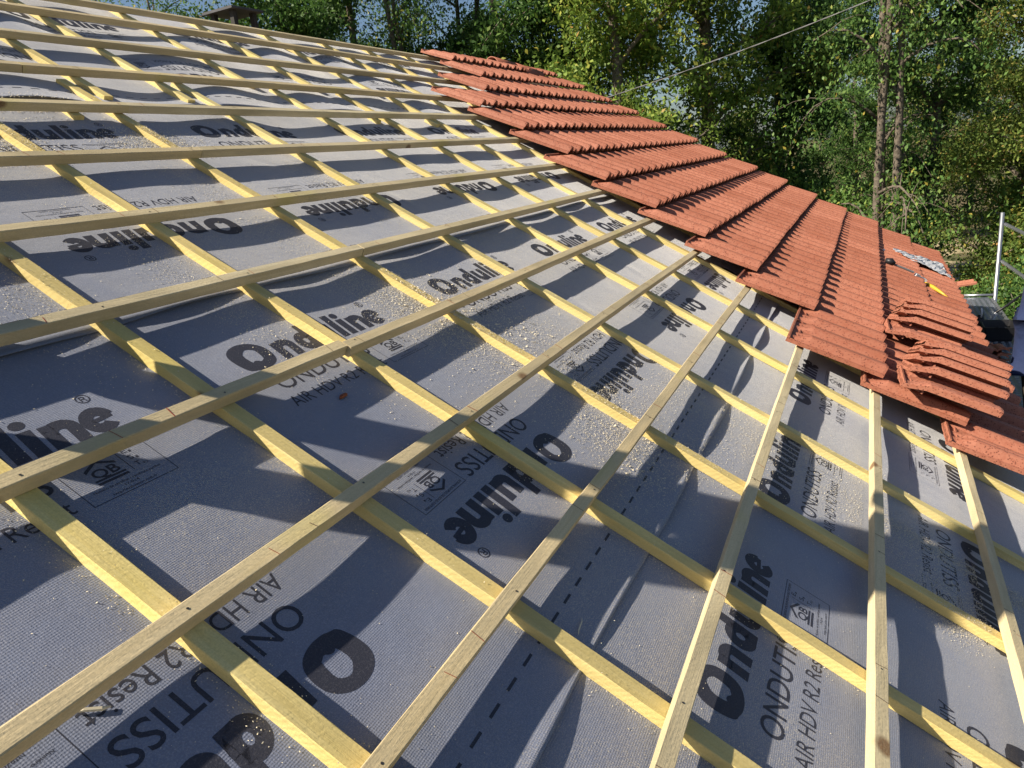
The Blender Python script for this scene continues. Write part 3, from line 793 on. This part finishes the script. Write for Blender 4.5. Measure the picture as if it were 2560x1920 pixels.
# ------------------------------------------------------------------ things lying on the tiles
def crumple(outline, name, mat, lab, cat, nx=22, ny=8, amp=.02, seed=4):
    r = random.Random(seed); V = []; F = []
    for i in range(nx+1):
        t = i/nx
        for j in range(ny+1):
            q = j/ny; a, b = outline(t); u = a[0]*(1-q)+b[0]*q; v = a[1]*(1-q)+b[1]*q
            w = .094 + amp*(abs(math.sin(7*t+3*q+1))*.6+abs(math.sin(19*t-9*q))*.35+r.uniform(0, .35))
            V.append((u+r.uniform(-.008, .008), -v+r.uniform(-.006, .006), w))
    F = [(i*(ny+1)+j, i*(ny+1)+j+1, (i+1)*(ny+1)+j+1, (i+1)*(ny+1)+j) for i in range(nx) for j in range(ny)]
    mb = MB(); mb.add(V, F); o = mb.build(name, mat, mat=ROOFM.copy(), smooth=False)
    md = o.modifiers.new('t', 'SOLIDIFY'); md.thickness = .002
    tag(o, lab, cat)
def rag_out(t):
    # tapering strip from a thin tip to a wide end at the eave
    c0 = (8.10, .80+.56*t); wd_ = .03+.40*min(1, t*1.15)
    return (c0[0]-.10, c0[1]), (c0[0]+wd_+.25*t, c0[1]-.02)
crumple(rag_out, 'plastic_sheet', M['rag'], 'crumpled pale plastic sheet lying over the tiles at the far eave corner', 'plastic sheet')
tool = empty('hand_saw', W(7.03, .72, .08), ROOFM); tag(tool, 'long hand tool with dark grip and yellow blade lying on the tiles', 'hand tool')
T0 = tool.matrix_world.inverted()
def on(u, v, w): return T0 @ W(u, v, w)
mb = MB(); mb.tube([on(7.04, .68, .115), on(7.03, .72, .128), on(7.03, .755, .12)], [.022, .030, .020], 8); mb.build('grip', M['black'], tool, smooth=True)
mb = MB(); mb.tube([on(7.03, .755, .118), on(7.07, .93, .125)], [.010, .010], 6); mb.tube([on(7.055, .755, .116), on(7.095, .93, .122)], [.007, .007], 6); mb.build('shaft', M['cable'], tool)
mb = MB(); mb.box(on(7.13, 1.01, .10), (.05, .10, .02), rot=Matrix.Rotation(.3, 3, 'Z')); mb.box(on(7.09, .97, .11), (.03, .04, .03), rot=Matrix.Rotation(.5, 3, 'Z')); mb.build('sleeve', M['rag'], tool)
mb = MB(); mb.tube([on(7.11, 1.06, .085), on(7.05, 1.12, .088), on(6.97, 1.19, .088), on(6.90, 1.25, .085)], [.008, .018, .013, .003], 8); mb.build('blade', M['yellow'], tool, smooth=True)
chip('paper_scrap', 7.95, .70, .03, .3, M['rag'], 'tiny white scrap lying on the tiles above the plastic sheet', 'scrap', .012, 3, .14)

# ------------------------------------------------------------------ chimney cap behind the ridge
ch = empty('chimney', (6.76, 5.92, 1.72)); tag(ch, 'dark chimney with a thin slab cap on four stubby legs behind the ridge', 'chimney')
mb = MB(); mb.box((0, 0, -.36), (.40, .40, 2.5), bev=.01); mb.build('stack', M['sooty'], ch)
for sx in (-1, 1):
    for sy in (-1, 1):
        mb = MB(); mb.box((sx*.145, sy*.145, .99), (.055, .055, .20), bev=.004); mb.build('cap_leg', M['sooty'], ch)
mb = MB(); mb.box((0, 0, 1.102), (.46, .46, .026), bev=.004); mb.build('cap_slab', M['slate'], ch)
ch.rotation_euler = (0, 0, R(-2))

# ------------------------------------------------------------------ scaffold at the eave
DZ = -1.45
sc = empty('scaffold', (7, -1.6, DZ)); tag(sc, 'galvanised scaffold with metal decks and guard rails along the eave', 'scaffold')
Tm = Matrix.Translation((-7, 1.6, -DZ))
def L2(x, y, z): return Tm @ Vector((x, y, z))
mb = MB()
for (xa, xb) in ((1.0, 3.5), (3.52, 6.0), (6.02, 8.58), (8.60, 11.28)):
    for (ya, yc) in ((-1.655, -1.34), (-1.985, -1.675)):
        mb.box(L2((xa+xb)/2, (ya+yc)/2, DZ-.025), (xb-xa, yc-ya, .05), bev=.004)
d = mb.build('deck', M['deckmetal'], sc)
mb = MB(); x = 1.1
while x < 11.2:
    for y in (-1.62, -1.56, -1.50, -1.44, -1.38, -1.95, -1.89, -1.83, -1.77, -1.71): mb.box(L2(x, y, DZ+.0035), (.02, .03, .006))
    x += .075
g = mb.build('deck_grip', M['alu'], sc); 
mb = MB()
x = 1.02
while x < 11.2:
    mb.box(L2(x+.03, -2.005, DZ+.0), (.05, .03, .035)); x += .12
mb.box(L2(6.15, -2.002, DZ-.05), (10.26, .012, .06)); mb.build('deck_edge', M['alu'], sc)
for x in (1.0, 6.01, 11.33):
    mb = MB(); mb.tube([L2(x, -2.06, GZ-.1), L2(x, -2.06, DZ+1.10)], .0242, 10); mb.tube([L2(x, -1.36, GZ-.1), L2(x, -1.36, DZ-.06)], .0242, 10); mb.tube([L2(x, -2.06, DZ-.07), L2(x, -1.36, DZ-.07)], .02, 8)
    if x != 6.01 or True: mb.build('upright', M['alu'], sc, smooth=True)
for z in (.50, .98):
    mb = MB(); mb.tube([L2(1.0, -2.06-.0, DZ+z), L2(11.33, -2.06, DZ+z)] if False else [L2(11.33, -2.06, DZ+z), L2(11.28, -2.12, DZ+z)], .02, 8)
# guard rails stand a little outside the deck and run back along the eave
for z in (.47, .95):
    mb = MB(); mb.tube([L2(11.33, -2.10, DZ+z), L2(1.0, -2.62, DZ+z)], .0215, 8); mb.build('guard_rail', M['alu'], sc, smooth=True)
mb = MB(); mb.tube([L2(11.33, -2.06, DZ+.02), L2(11.33, -1.70, DZ+.02)], .018, 8); mb.build('end_rail', M['alu'], sc, smooth=True)

def deck_thing(me, name, mat, lab, cat, loc, rz=0, rx=0, group=None):
    pass
o = link('loose_tile', single, mat=Matrix.Translation((11.42, -1.46, DZ+.06)) @ Matrix.Rotation(R(4), 4, 'Z')); tag(o, 'terracotta tile lying across the far end of the scaffold deck', 'roof tile')
for k in range(3):
    o = link('loose_tile', single, mat=Matrix.Translation((8.50+.03*k, -1.50, DZ+.01+.05*k)) @ Matrix.Rotation(R(90), 4, 'Z') @ Matrix.Rotation(R(0), 4, 'Y'))
    o.matrix_world = Matrix.Translation((8.20+.03*k, -1.42-.01*k, DZ+.005+.052*k)) @ Matrix.Rotation(R(-90), 4, 'Z')
    tag(o, 'shaded terracotta tile in the small pile on the deck, %s of three' % ['bottom', 'middle', 'top'][k], 'roof tile', 'small pile of tiles on the deck')
o = link('loose_tile', single, mat=Matrix.Translation((8.05, -1.66, DZ+.02)) @ Matrix.Rotation(R(80), 4, 'Z') @ Matrix.Rotation(R(30), 4, 'Y')); tag(o, 'tile leaning alone on the deck near the worker', 'roof tile')
tub = empty('mortar_tub', (9.08, -1.80, DZ)); tag(tub, 'black rectangular tub standing on the scaffold deck beyond the tiles', 'tub')
mb = MB()
def ring(z, sx, sy): return [(a*sx, b*sy, z) for a, b in ((-1, -.9), (-.9, -1), (.9, -1), (1, -.9), (1, .9), (.9, 1), (-.9, 1), (-1, .9))]
rs = [ring(.005, .15, .12), ring(.16, .19, .15), ring(.16, .175, .137), ring(.02, .14, .11)]
for q in rs: mb.v += q
for a in range(3):
    for k in range(8): mb.f.append((a*8+k, a*8+(k+1) % 8, (a+1)*8+(k+1) % 8, (a+1)*8+k))
mb.f += [tuple(range(7, -1, -1)), tuple(range(24, 32))]; mb.m = [0]*len(mb.f); mb.build('tub_body', M['black'], tub)
mb = MB(); mb.tube([(-.19, -.05, .155), (-.22, -.03, .17), (-.22, .03, .17), (-.19, .05, .155)], .007, 6); mb.build('tub_handle', M['black'], tub)
grd = empty('power_tool', (9.35, -1.70, DZ)); tag(grd, 'dark power tool with a long black handle and pale ring on the deck', 'power tool')
mb = MB(); mb.tube([(0, .02, .02), (0, .03, .10), (.03, .03, .19)], [.055, .05, .03], 10); mb.build('motor', M['black'], grd, smooth=True)
mb = MB(); mb.tube([(.0+.045*math.cos(a*.4), .03, .22+.045*math.sin(a*.4)) for a in range(14)], .009, 6); mb.build('ring', M['rag'], grd, smooth=True)
mb = MB(); mb.tube([(.02, -.02, .03), (.10, -.12, .20)], .010, 6); mb.tube([(-.02, -.02, .03), (.08, -.13, .19)], .007, 6); mb.build('fork', M['alu'], grd)
mb = MB(); mb.tube([(.10, -.12, .20), (.18, -.24, .27), (.30, -.42, .40)], [.012, .015, .008], 8); mb.build('handle', M['black'], grd, smooth=True)

# ------------------------------------------------------------------ people
def skin_mesh(name, verts, edges, radii, root=0, sub=2, mat=None):
    me = bpy.data.meshes.new('sk'); me.from_pydata(verts, edges, []); ob = bpy.data.objects.new('sk', me); COL.objects.link(ob)
    md = ob.modifiers.new('s', 'SKIN'); md.use_smooth_shade = True
    sv = me.skin_vertices[0].data
    for i, r_ in enumerate(radii):
        sv[i].radius = r_ if isinstance(r_, tuple) else (r_, r_); sv[i].use_root = (i == root)
    m2 = ob.modifiers.new('b', 'SUBSURF'); m2.levels = sub; m2.render_levels = sub
    dg = bpy.context.evaluated_depsgraph_get(); out = bpy.data.meshes.new_from_object(ob.evaluated_get(dg)); out.name = name
    bpy.data.objects.remove(ob)
    out.materials.clear(); out.materials.append(mat)
    out.polygons.foreach_set('use_smooth', [True]*len(out.polygons)); return out
def person(loc, rz, label, arms):
    """standing figure, facing +x, feet at z=0"""
    root = empty('person', loc, Matrix.Rotation(rz, 4, 'Z')); tag(root, label, 'person')
    V = [(0, 0, .95), (0, 0, 1.12), (.0, 0, 1.28), (0, 0, 1.42), (.01, 0, 1.50), (.03, 0, 1.60), (.03, 0, 1.70), (.02, 0, 1.76)]
    Rr = [(.13, .15), (.12, .13), (.12, .15), (.10, .14), .055, (.078, .085), (.078, .085), (.05, .05)]
    E = [(i, i+1) for i in range(7)]
    for s in (-1, 1):
        b = len(V); V += [(0, s*.10, .88), (.02, s*.12, .50), (-.02, s*.13, .10), (.08, s*.14, .045), (.17, s*.15, .035)]
        Rr += [.095, .062, .042, .040, .035]; E += [(0, b), (b, b+1), (b+1, b+2), (b+2, b+3), (b+3, b+4)]
        b = len(V); sh, el, wr = arms[0 if s < 0 else 1]
        V += [(0, s*.18, 1.42), el, wr]; Rr += [.060, .042, .028]; E += [(3, b), (b, b+1), (b+1, b+2)]
        d = (Vector(wr)-Vector(el)).normalized(); side = Vector((0, 1, 0)); side = (side-d*side.dot(d)).normalized(); nrm = d.cross(side)
        p = Vector(wr)+d*.05; pi = len(V); V.append(tuple(p)); Rr.append((.020, .034)); E.append((b+2, pi))
        for k, (off, ln) in enumerate(((-.030, .062), (-.010, .074), (.010, .070), (.030, .055))):
            b0 = len(V); a1 = p+side*off+d*.035; a2 = a1+d*ln*.5+nrm*.008; a3 = a2+d*ln*.42+nrm*.020
            V += [tuple(a1), tuple(a2), tuple(a3)]; Rr += [.0095, .0088, .0075]; E += [(pi, b0), (b0, b0+1), (b0+1, b0+2)]
        b0 = len(V); a1 = p-side*.035-d*.01+nrm*.012; a2 = a1-side*.018+d*.028+nrm*.012; V += [tuple(a1), tuple(a2)]; Rr += [.011, .009]; E += [(pi, b0), (b0, b0+1)]
    b = len(V); V += [(.115, 0, 1.635)]; Rr += [.012]; E += [(5, b)]        # nose
    for s in (-1, 1): V.append((.02, s*.092, 1.64)); Rr.append(.015); E.append((5, len(V)-1))
    link('body', skin_mesh('body', V, E, Rr, 0, 2, M['skin']), root)
    sv = [(0, 0, .80), (0, 0, .96), (0, 0, 1.12), (.0, 0, 1.28), (0, 0, 1.41), (.01, 0, 1.475)]
    sr = [(.165, .185), (.165, .18), (.155, .17), (.15, .18), (.13, .17), (.075, .08)]; se = [(i, i+1) for i in range(5)]
    link('shirt', skin_mesh('shirt', sv, se, sr, 1, 2, M['shirt']), root)
    for s in (-1, 1):
        el = Vector(arms[0 if s < 0 else 1][1]); a = Vector((0, s*.155, 1.40)); mb = MB(); mb.tube([a, a.lerp(el, .3), a.lerp(el, .95)], [.085, .078, .068], 12); mb.build('sleeve', M['shirt'], root, smooth=True)
    tv = [(0, 0, .97), (0, 0, .88)]; trr = [(.15, .165), (.14, .16)]; te = [(0, 1)]
    for s in (-1, 1):
        b = len(tv); tv += [(0, s*.10, .80), (.02, s*.12, .50), (-.01, s*.13, .13)]; trr += [.112, .085, .072]; te += [(1, b), (b, b+1), (b+1, b+2)]
    link('trousers', skin_mesh('trousers', tv, te, trr, 0, 2, M['trousers']), root)
    for s in (-1, 1):
        link('boot', skin_mesh('boot', [(-.03, s*.13, .15), (-.03, s*.13, .06), (.08, s*.14, .05), (.19, s*.15, .04)], [(0, 1), (1, 2), (2, 3)], [.058, .055, .052, .042], 0, 2, M['boot']), root)
    link('hair', skin_mesh('hair', [(-.01, 0, 1.63), (.0, 0, 1.70), (.015, 0, 1.755)], [(0, 1), (1, 2)], [(.085, .093), (.088, .095), (.07, .075)], 1, 2, M['hair']), root)
    mb = MB()
    for s in (-1, 1): mb = MB(); mb.tube([(.098, s*.032, 1.655), (.106, s*.032, 1.655)], [.009, .004], 8); mb.build('eye', M['black'], root)
    mb = MB(); mb.tube([(.098, -.024, 1.585), (.106, 0, 1.583), (.098, .024, 1.585)], [.002, .005, .002], 6); mb.build('mouth', M['brown_chip'], root)
    return root
person((5.22, -1.495, DZ), R(-102), 'worker in a navy shirt on the scaffold deck, cut off by the right edge',
       (((0, -.16, 1.42), (.03, -.17, 1.15), (.24, -.12, 1.06)), ((0, .16, 1.42), (.03, .17, 1.15), (.24, .12, 1.08))))

# a second worker stands on the roof just outside the left edge; his shadow falls across the lower left
p2 = person(W(.60, -1.44, .0), R(-50), 'worker standing on the battens just beyond the left edge, casting the long shadow',
       (((0, -.18, 1.42), (.08, -.24, 1.16), (.26, -.14, 1.10)), ((0, .18, 1.42), (.08, .24, 1.16), (.28, .12, 1.12))))

# ------------------------------------------------------------------ cables
def cable(name, pts, rad, mat, lab, cat, twist=True):
    a, b = Vector(pts[0]), Vector(pts[1]); sag = pts[2]; mb = MB(); n = 90
    base = [a.lerp(b, i/n)-Vector((0, 0, sag*4*(i/n)*(1-i/n))) for i in range(n+1)]
    if twist:
        for ph in (0, math.pi):
            mb.tube([p+Vector((0, math.cos(i*.9+ph), math.sin(i*.9+ph)))*rad*.9 for i, p in enumerate(base)], rad, 5)
    else: mb.tube(base, rad, 5)
    tag(mb.build(name, mat, smooth=True), lab, cat)
cable('overhead_cable', ((11.5, 4.77, 1.54), (9.05, -2.3, 2.59), .14), .0040, M['cable'], 'twisted grey overhead cable rising to the upper right in front of the trees', 'cable')
cable('telephone_wire', ((18.3, -1.2, -2.28), (19.6, -4.6, -2.26), .02), .007, M['wire'], 'upper thin black wire in front of the bushes beyond the scaffold', 'wire', False)
cable('telephone_wire', ((18.3, -1.2, -2.42), (19.6, -4.6, -2.56), .02), .007, M['wire'], 'lower thin black wire in front of the bushes beyond the scaffold', 'wire', False)

# ------------------------------------------------------------------ trees
def tree_parts(seed, H, trunk_r, h0, spread, nleaf, lsize, stems=1, upang=(35, 65), clump=.45, sub=4, nbr=16, lean=.03, droop=.2, crown_low=None, sigz=.7):
    r = random.Random(seed); nr = np.random.default_rng(seed); mb = MB(); centers = []
    for st in range(stems):
        a0 = r.uniform(0, 6.28); bx, by = (.25*math.cos(a0), .25*math.sin(a0)) if stems > 1 else (0, 0)
        lx, ly = r.uniform(-1, 1)*lean*(3 if stems > 1 else 1), r.uniform(-1, 1)*lean*(3 if stems > 1 else 1)
        n = 14; pts = []; x, y = bx, by
        for i in range(n+1):
            pts.append(Vector((x, y, H*i/n-.15))); x += lx*H/n+r.uniform(-.02, .02)*H/8; y += ly*H/n+r.uniform(-.02, .02)*H/8
        rad = [trunk_r*(1.25 if i == 0 else 1)*(1-.86*i/n)+.012 for i in range(n+1)]
        mb.tube(pts, rad, 9)
        for b in range(nbr):
            t = h0+(1-h0)*(b+r.random())/nbr; f = t*n; i = min(int(f), n-1); p = pts[i].lerp(pts[i+1], f-i)
            az = b*2.4+r.uniform(-.5, .5); el = R(r.uniform(*upang)); L = spread*(1-.55*max(0, (t-h0)/(1-h0)))*r.uniform(.6, 1.1)
            if t < h0+.15: L *= .8
            m = 6; q = [p.copy()]; d = Vector((math.cos(az)*math.cos(el), math.sin(az)*math.cos(el), math.sin(el)))
            for j in range(m):
                d = (d+Vector((r.uniform(-.2, .2), r.uniform(-.2, .2), r.uniform(-.12, .14)-droop*.12*j))).normalized(); q.append(q[-1]+d*L/m)
            br = trunk_r*.36*(1-.6*t)+.01
            mb.tube(q, [br*(1-.8*j/m)+.004 for j in range(m+1)], 5)
            for j in range(2, m+1): centers.append((q[j], .55+.1*j))
            for s_ in range(sub):
                j = r.randint(1, m-1); d2 = Vector((r.uniform(-1, 1), r.uniform(-1, 1), r.uniform(-.4, .8))).normalized(); L2_ = L*r.uniform(.25, .5)
                e = [q[j]+d2*L2_*k/3+Vector((0, 0, -.05*droop*k*k)) for k in range(4)]
                mb.tube(e, [br*.4, br*.3, br*.2, .003], 4, cap=False); centers += [(e[2], .9), (e[3], 1.1)]
    C = np.array([tuple(c[0]) for c in centers]); wgt = np.array([c[1] for c in centers])
    tone = nr.uniform(0, 1, len(C)); idx = nr.choice(len(C), nleaf, p=wgt/wgt.sum())
    P = C[idx] + nr.normal(0, 1, (nleaf, 3))*np.array([clump, clump, clump*sigz])*nr.uniform(.3, 1.15, (nleaf, 1))
    P[:, 2] -= droop*.25*np.abs(nr.normal(0, 1, nleaf))
    P[:, 2] = np.maximum(P[:, 2], .25)
    sz = lsize*nr.uniform(.55, 1.25, nleaf)
    nrm = nr.normal(0, 1, (nleaf, 3))*np.array([1, 1, .7])+np.array([0, 0, .55]); nrm /= np.linalg.norm(nrm, axis=1)[:, None]
    t = nr.normal(0, 1, (nleaf, 3)); t[:, 2] -= droop*2; t -= nrm*(t*nrm).sum(1)[:, None]; t /= np.linalg.norm(t, axis=1)[:, None]; bt = np.cross(nrm, t)
    asp = nr.uniform(.42, .62, nleaf)
    a = P-t*sz[:, None]; c = P+t*sz[:, None]; m1 = P+bt*(sz*asp)[:, None]+t*(sz*.15)[:, None]+nrm*(sz*.18)[:, None]; m2 = P-bt*(sz*asp)[:, None]+t*(sz*.15)[:, None]+nrm*(sz*.18)[:, None]
    V = np.stack([a, m1, c, m2], 1).reshape(-1, 3)
    tint = np.clip(.55*tone[idx]+.45*nr.uniform(0, 1, nleaf), 0, 1); hot = nr.uniform(0, 1, nleaf) > .93; tint[hot] = nr.uniform(.85, 1, hot.sum())
    return mb, V, np.arange(4*nleaf).reshape(-1, 4), tint
def tree_proto(name, leafmat, barkmat, *a, **k):
    mb, V, F, tint = tree_parts(*a, **k)
    root = bpy.data.objects.new(name, None); root.empty_display_size = .3
    tr = mb.build('trunk', M[barkmat], smooth=True); COL.objects.unlink(tr)
    cr = bpy.data.objects.new('crown', npmesh('crown', V, F, M[leafmat], False, {'tint': tint}))
    return root, tr, cr
def plant(proto, name, x, y, rz, sc_, lab, cat, group, z=GZ):
    root, tr, cr = proto; o = root.copy(); o.name = name; COL.objects.link(o); o.location = (x, y, z); o.rotation_euler = (0, 0, rz); o.scale = (sc_,)*3
    for c in (tr, cr):
        d = c.copy(); d.name = c.name.split('.')[0]; COL.objects.link(d); d.parent = o
    tag(o, lab, cat, group); return o
def polar(az, d): return d*math.cos(R(az)), -.5+d*math.sin(R(az))
P_dark = tree_proto('broadleaf_tree', 'leaf_dark', 'bark', 1, 15, .17, .10, 3.3, 60000, .058, nbr=26, upang=(15, 60), clump=.34, sub=5)
P_dark2 = tree_proto('broadleaf_tree', 'leaf_dark', 'bark', 2, 14, .18, .06, 3.7, 60000, .062, nbr=26, upang=(5, 55), clump=.36, sub=5)
P_oak = tree_proto('oak_tree', 'leaf_oak', 'bark', 5, 14, .22, .20, 4.4, 34000, .066, nbr=18, upang=(15, 50), clump=.36, sub=6)
P_loc = tree_proto('locust_tree', 'leaf_locust', 'bark_pale', 7, 15, .10, .34, 2.6, 13000, .045, stems=2, nbr=11, upang=(35, 70), clump=.42, sub=4, droop=.6)
P_loc3 = tree_proto('locust_tree', 'leaf_locust', 'bark_pale', 15, 15, .085, .12, 2.8, 17000, .045, stems=3, nbr=12, upang=(20, 65), clump=.40, sub=4, droop=.9, lean=.012)
P_aut = tree_proto('yellowing_tree', 'leaf_autumn', 'bark', 9, 12, .18, .08, 3.5, 60000, .055, nbr=22, upang=(5, 50), clump=.38, sub=5)
P_thin = tree_proto('locust_tree', 'leaf_locust', 'bark_pale', 21, 12, .08, .40, 2.2, 6500, .042, nbr=12, upang=(35, 70), clump=.45, sub=4, droop=.5)
P_bush = tree_proto('bush', 'leaf_locust', 'bark', 31, 2.9, .035, .03, 1.35, 18000, .045, stems=3, nbr=9, upang=(20, 70), clump=.26, sub=3, droop=.5, lean=.05)
P_bush2 = tree_proto('bush', 'leaf_dark', 'bark', 33, 3.0, .035, .03, 1.5, 18000, .047, stems=3, nbr=9, upang=(10, 70), clump=.28, sub=3, droop=.3, lean=.05)
TR = [ # proto, name, azimuth, distance, scale, rot, label, category
 (P_thin, 'locust_tree', 52.5, 17, .80, .3, 'sparse small tree showing sky, leftmost above the roof ridge', 'tree'),
 (P_thin, 'locust_tree', 48.5, 19, .84, 2.0, 'thin feathery tree just left of the chimney cap', 'tree'),
 (P_dark, 'broadleaf_tree', 45.5, 24, .62, 1.2, 'low dark tree top showing through under the chimney cap', 'tree'),
 (P_dark, 'broadleaf_tree', 40.0, 19, .98, 2.2, 'dense dark green tree just right of the chimney', 'tree'),
 (P_dark2, 'broadleaf_tree', 36.2, 21, 1.0, .7, 'dense dark tree behind the top batten, second right of the chimney', 'tree'),
 (P_loc, 'locust_tree', 31.6, 20, .95, .4, 'airy locust with slim trunks and sky gaps above the top tile course', 'tree'),
 (P_loc, 'locust_tree', 29.0, 22, 1.0, 2.6, 'pale leaved locust with forked trunks behind the first tiles', 'tree'),
 (P_thin, 'locust_tree', 33.2, 24, 1.15, 4.0, 'thin bare stemmed tree in the sky gap left of the first tiles', 'tree'),
 (P_dark2, 'broadleaf_tree', 24.8, 20, 1.02, 3.3, 'tall dark green tree above the middle of the top tile course', 'tree'),
 (P_dark, 'broadleaf_tree', 21.0, 22, 1.05, 5.0, 'dark leafy tree left of the yellow green oak, where the cable starts', 'tree'),
 (P_oak, 'oak_tree', 16.5, 18, .95, .6, 'yellow green oak with dark limbs behind the overhead cable', 'tree'),
 (P_oak, 'oak_tree', 11.0, 20, 1.05, 2.9, 'large oak with speckled yellow leaves and thick dark trunk right of centre', 'tree'),
 (P_dark2, 'broadleaf_tree', 5.6, 23, 1.0, 1.6, 'dark shaded tree left of the twin pale trunks', 'tree'),
 (P_loc3, 'locust_tree', -.9, 17.5, 1.05, 1.0, 'tall locust with three pale trunks rising out of the frame', 'tree'),
 (P_dark, 'broadleaf_tree', -3.6, 24, .88, 2.6, 'mid green tree right of the three trunked locust', 'tree'),
 (P_aut, 'yellowing_tree', -8.6, 20, .72, .2, 'yellowing tree tinged with brown at the right edge', 'tree'),
 (P_aut, 'yellowing_tree', -13.5, 19, .95, 3.2, 'tall yellowing tree cut off by the right edge', 'tree'),
]
for p, nm, az, d, s_, rz, lab, cat in TR:
    x, y = polar(az, d); plant(p, nm, x, y, rz, s_, lab, cat, 'trees behind the house')
rt = random.Random(8)
BACK = [(47, 33, .66), (43, 34, .72), (38.3, 30, .9), (35, 32, .70), (26.6, 31, .72), (22.8, 33, .66), (18.6, 31, .50), (14.0, 32, .48), (8.2, 31, .52), (3.2, 42, .9), (.8, 37, .8), (-2.4, 44, .95), (-6.0, 46, .85), (-10.8, 44, .9), (-14, 40, 1.1)]
for k, (az, d, s_) in enumerate(BACK):
    x, y = polar(az, d); plant((P_dark, P_dark2, P_aut)[k % 3 if k not in (1, 2, 3, 4) else 0], 'background_tree', x, y, rt.uniform(0, 6.28), s_, 'dark tree in the far row of the wood, %s of the row from the left' % (ORD+['fifteenth'])[k], 'tree', 'far row of trees')
BU = [(33, 17, 1.0), (30, 16.5, 1.0), (26, 17, .95), (17.5, 16, 1.0), (15.2, 15, .95), (13.2, 16.5, 1.1), (11.2, 15, 1.0), (9.2, 17, 1.15), (7.6, 14.5, .95), (5.8, 16, 1.1), (4.0, 15, 1.0), (2.4, 13.8, .95), (.6, 14.6, .92), (-1.2, 13.2, .70), (-2.6, 15.2, .55), (-6.2, 14.2, .60), (-8.0, 15.5, .8), (-9.6, 13.5, .8), (-11.5, 15, 1.0), (-4.4, 13.2, .36), (2.0, 19, 1.3), (6.5, 20, 1.4), (10.5, 20.5, 1.3), (-9.5, 20, 1.25), (-13, 13, .9), (-7.0, 12.3, .42), (-10.5, 11.5, .7), (3.4, 12.8, .7)]
BO = ['first', 'second', 'third', 'fourth', 'fifth', 'sixth', 'seventh', 'eighth', 'ninth', 'tenth', 'eleventh', 'twelfth', 'thirteenth', 'fourteenth', 'fifteenth', 'sixteenth', 'seventeenth', 'eighteenth', 'nineteenth', 'twentieth', 'twenty first', 'twenty second', 'twenty third', 'twenty fourth', 'twenty fifth', 'twenty sixth', 'twenty seventh', 'twenty eighth']
for k, (az, d, s_) in enumerate(sorted(BU, reverse=True)):
    x, y = polar(az, d); plant((P_bush, P_bush2)[rt.random() < .35], 'bush', x, y, rt.uniform(0, 6.28), s_, 'leafy bush in the undergrowth beyond the eave, %s from the left' % BO[k], 'bush', 'undergrowth bushes beyond the roof')
